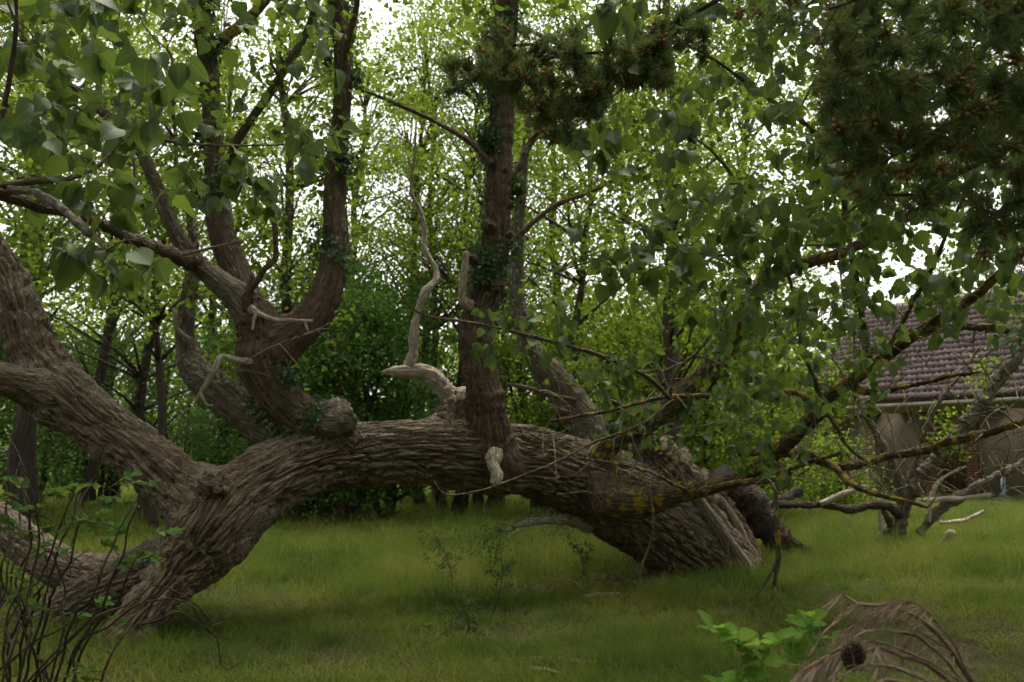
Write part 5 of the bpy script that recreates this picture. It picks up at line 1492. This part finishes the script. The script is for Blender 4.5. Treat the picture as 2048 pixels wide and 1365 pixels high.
# ------------------------------------------------------------------ living pine at the right
pt = np.array([(2250 - 1024) / FPX * 4.6, 4.6, 0])
pine = thing('pine_tree', pt, 'pine tree whose dark needled boughs hang into the top right', 'pine')
q = np.stack([pt[0] + np.linspace(0, -.25, 12), np.full(12, 4.6) + np.linspace(0, .2, 12), np.linspace(-.1, 8.5, 12)], 1)
bark_tube('trunk', np.hstack([q, np.linspace(.17, .07, 12)[:, None]]), .04, 64, .06, .02, M['pinebark'], pine, seed=31, elong=2)
boughs = [[(2235, 20, 4.55, 30), (2120, -20, 4.2, 22), (1980, 10, 3.8, 10), (1850, 60, 3.5, 6), (1740, 130, 3.3, 4), (1680, 190, 3.2, 3)],
          [(2230, 180, 4.55, 28), (2140, 160, 4.0, 18), (2040, 180, 3.5, 9), (1940, 230, 3.2, 5), (1840, 280, 3.1, 4), (1760, 340, 3.05, 3)],
          [(2228, -150, 4.6, 24), (2000, -160, 4.5, 15), (1700, -110, 4.4, 9), (1500, -30, 4.35, 6), (1350, 50, 4.3, 4.5), (1230, 95, 4.3, 3.6), (1120, 110, 4.3, 3), (1000, 150, 4.3, 2.4), (900, 165, 4.3, 1.6)],
          [(1360, 45, 4.3, 3.5), (1250, 150, 4.25, 3), (1160, 210, 4.2, 2.4), (1080, 245, 4.2, 1.8)],
          [(1120, 110, 4.3, 4), (1060, 90, 4.3, 3.5), (1020, 95, 4.3, 3), (975, 70, 4.3, 2)],
          [(2232, 330, 4.55, 22), (2160, 330, 4.0, 14), (2090, 350, 3.5, 9), (2010, 420, 3.2, 5), (1960, 470, 3.1, 3)],
          [(2000, 0, 3.8, 10), (1900, -40, 3.3, 7), (1780, -30, 3.0, 5), (1660, 20, 2.9, 3)],
          [(2230, 250, 4.55, 20), (2100, 240, 4.2, 12), (1950, 330, 3.9, 7), (1850, 380, 3.8, 4), (1720, 400, 3.7, 2)]]
skel = []
for sp in boughs:
    R4 = resample(pxpath(sp), .05)
    R4[:, :3] += (np.stack([noise(R4[:, :3] * 5 + k * 5, k) for k in range(3)], 1) - .5) * .05
    mb = MB(); tube_into(mb, R4[:, :3], np.maximum(R4[:, 3], .003), 9)
    link('bough', mb.mesh('bough', True), M['pinebark'], pine)
    skel.append(R4)
PR = [(960, 1340, 50, 290, 4.0, 4.5, 260), (880, 980, 120, 190, 4.2, 4.4, 16), (1300, 1420, 20, 120, 4.1, 4.5, 26), (1640, 2070, -20, 180, 2.9, 3.9, 230), (1640, 2070, 150, 300, 2.9, 3.9, 140), (1680, 2070, 280, 420, 2.9, 3.9, 50), (1940, 2080, 400, 520, 3.0, 3.5, 12), (1450, 1660, -40, 60, 3.2, 4.4, 14), (1650, 1760, 180, 330, 3.0, 3.6, 14)]
tg = []
for (x0, x1, y0, y1, d0, d1, n) in PR:
    for _ in range(n):
        x_, y_ = rng.uniform(x0, x1), rng.uniform(y0, y1)
        if x0 == 960 and (y_ - 50) > 250 * (1 - abs(x_ - 1120) / 260): y_ = 50 + (y_ - 50) * .5
        tg.append(P(x_, y_, rng.uniform(d0, d1)))
tm = MB()
pa = grow(np.array(tg), skel, tm, 5, .004)
link('twigs', tm.mesh('twigs', True), M['pinebark'], pine, 'stuff')
def needle_tuft(seed):
    r = np.random.default_rng(seed)
    n = 60
    z = r.uniform(-.05, .012, n)
    az = r.uniform(0, 6.28, n)
    up_ = r.uniform(.25, 1.0, n)
    d = np.stack([np.cos(az) * .8, np.sin(az) * .8, up_], 1)
    p = np.stack([np.zeros(n), np.zeros(n), z], 1)
    V = leaf_arrays(p, d, r.normal(size=(n, 3)), r.uniform(.045, .07, n), TNEED[0] * [2.3, 1, 1])
    fs = [(TNEED[1][0][None] + (np.arange(n) * 5)[:, None, None]).reshape(-1, 3)]
    return mesh_np('needle_tuft', V.reshape(-1, 3), fs, {'rnd': ('FLOAT', np.repeat(r.random(n) * .5, 5))})
TF = [needle_tuft(k) for k in range(4)]
for me in TF: me.materials.append(M['needle'])
# clustered male flowers at the shoot tips
fb = MB()
for k in range(9):
    th_ = k * 2.4
    c = np.array([math.cos(th_) * .006, math.sin(th_) * .006, -.012 + k * .0028])
    o = unit(np.array([math.cos(th_), math.sin(th_), .6]))
    tube_into(fb, np.array([c, c + o * .005, c + o * .010]), np.array([.003, .0042, .002]), 5)
fl_me = fb.mesh('flower_cluster', True); fl_me.materials.append(M['bud'])
order = sorted(range(len(pa)), key=lambda k: (not in_frame(pa[k][-1:])[0], pa[k][-1][1] + (0 if pa[k][-1][0] > 1.2 else -1.0) + random.random()))
nt_, nf_ = 0, 0
rest = []
def tverts(me):
    v = np.zeros(len(me.vertices) * 3, np.float32); me.vertices.foreach_get('co', v); return v.reshape(-1, 3)
TV = [tverts(me) for me in TF]
TFC = (TNEED[1][0][None] + (np.arange(60) * 5)[:, None, None]).reshape(-1, 3)
for k in order:
    q = pa[k]
    ax = unit(unit(q[-1] - q[-4]) + np.array([0, 0, .25]) + rdir(1)[0] * .25)
    rot = Vector(ax).to_track_quat('Z', 'Y').to_matrix().to_4x4() @ Matrix.Rotation(random.random() * 6.28, 4, 'Z')
    for e, sc in ((q[-1], 1.0),) + (((q[4], .9),) if rng.random() < .6 else ()):
        mx = Matrix.Translation(Vector(e)) @ rot @ Matrix.Scale(sc * random.uniform(.8, 1.15), 4)
        if nt_ < 300:
            o = link('needle_tuft', TF[nt_ % 4], None, pine)
            o.matrix_basis = mx
        else:
            A = np.array(mx)
            rest.append(TV[nt_ % 4] @ A[:3, :3].T + A[:3, 3])
        nt_ += 1
    if rng.random() < .55 and nf_ < 300:
        f = link('flower_cluster', fl_me, None, pine)
        f.matrix_basis = Matrix.Translation(Vector(q[-1])) @ rot @ Matrix.Scale(random.uniform(1.1, 1.9), 4)
        nf_ += 1
V = np.concatenate(rest)
F = (TFC[None] + (np.arange(len(rest)) * 300)[:, None, None]).reshape(-1, 3)
link('needles', mesh_np('needles', V, [F], {'rnd': ('FLOAT', np.repeat(rng.random(len(V) // 5) * .5, 5))}), M['needle'], pine, 'stuff')
# the pine's unseen crown above the picture, added to shade the right side
n = 34000
cc = np.stack([rng.uniform(.8, 5.5, 90), rng.uniform(-2.5, 7.5, 90), rng.uniform(4.4, 8.4, 90)], 1)
mb = MB()
for c in cc:
    z_ = max(2.5, c[2] - .5)
    a = np.array([pt[0] - .25 * z_ / 8.5, 4.6 + .2 * z_ / 8.5, z_])
    s_ = np.linspace(0, 1, 6)[:, None]
    tube_into(mb, a + (c - a) * s_ + np.array([0, 0, .2]) * np.sin(s_ * 3.1), np.linspace(.03, .006, 6), 5)
link('boughs', mb.mesh('boughs', True), M['pinebark'], pine, 'stuff')
p = cc[rng.integers(0, 90, n)] + rng.normal(size=(n, 3)) * [.4, .4, .2]
link('crown', leaves_mesh('crown', p, rdir(n) + [0, 0, .3], rdir(n), rng.uniform(.06, .1, n), (TNEED[0] * [5, 1, 1], TNEED[1])), M['needle'], pine, 'stuff')
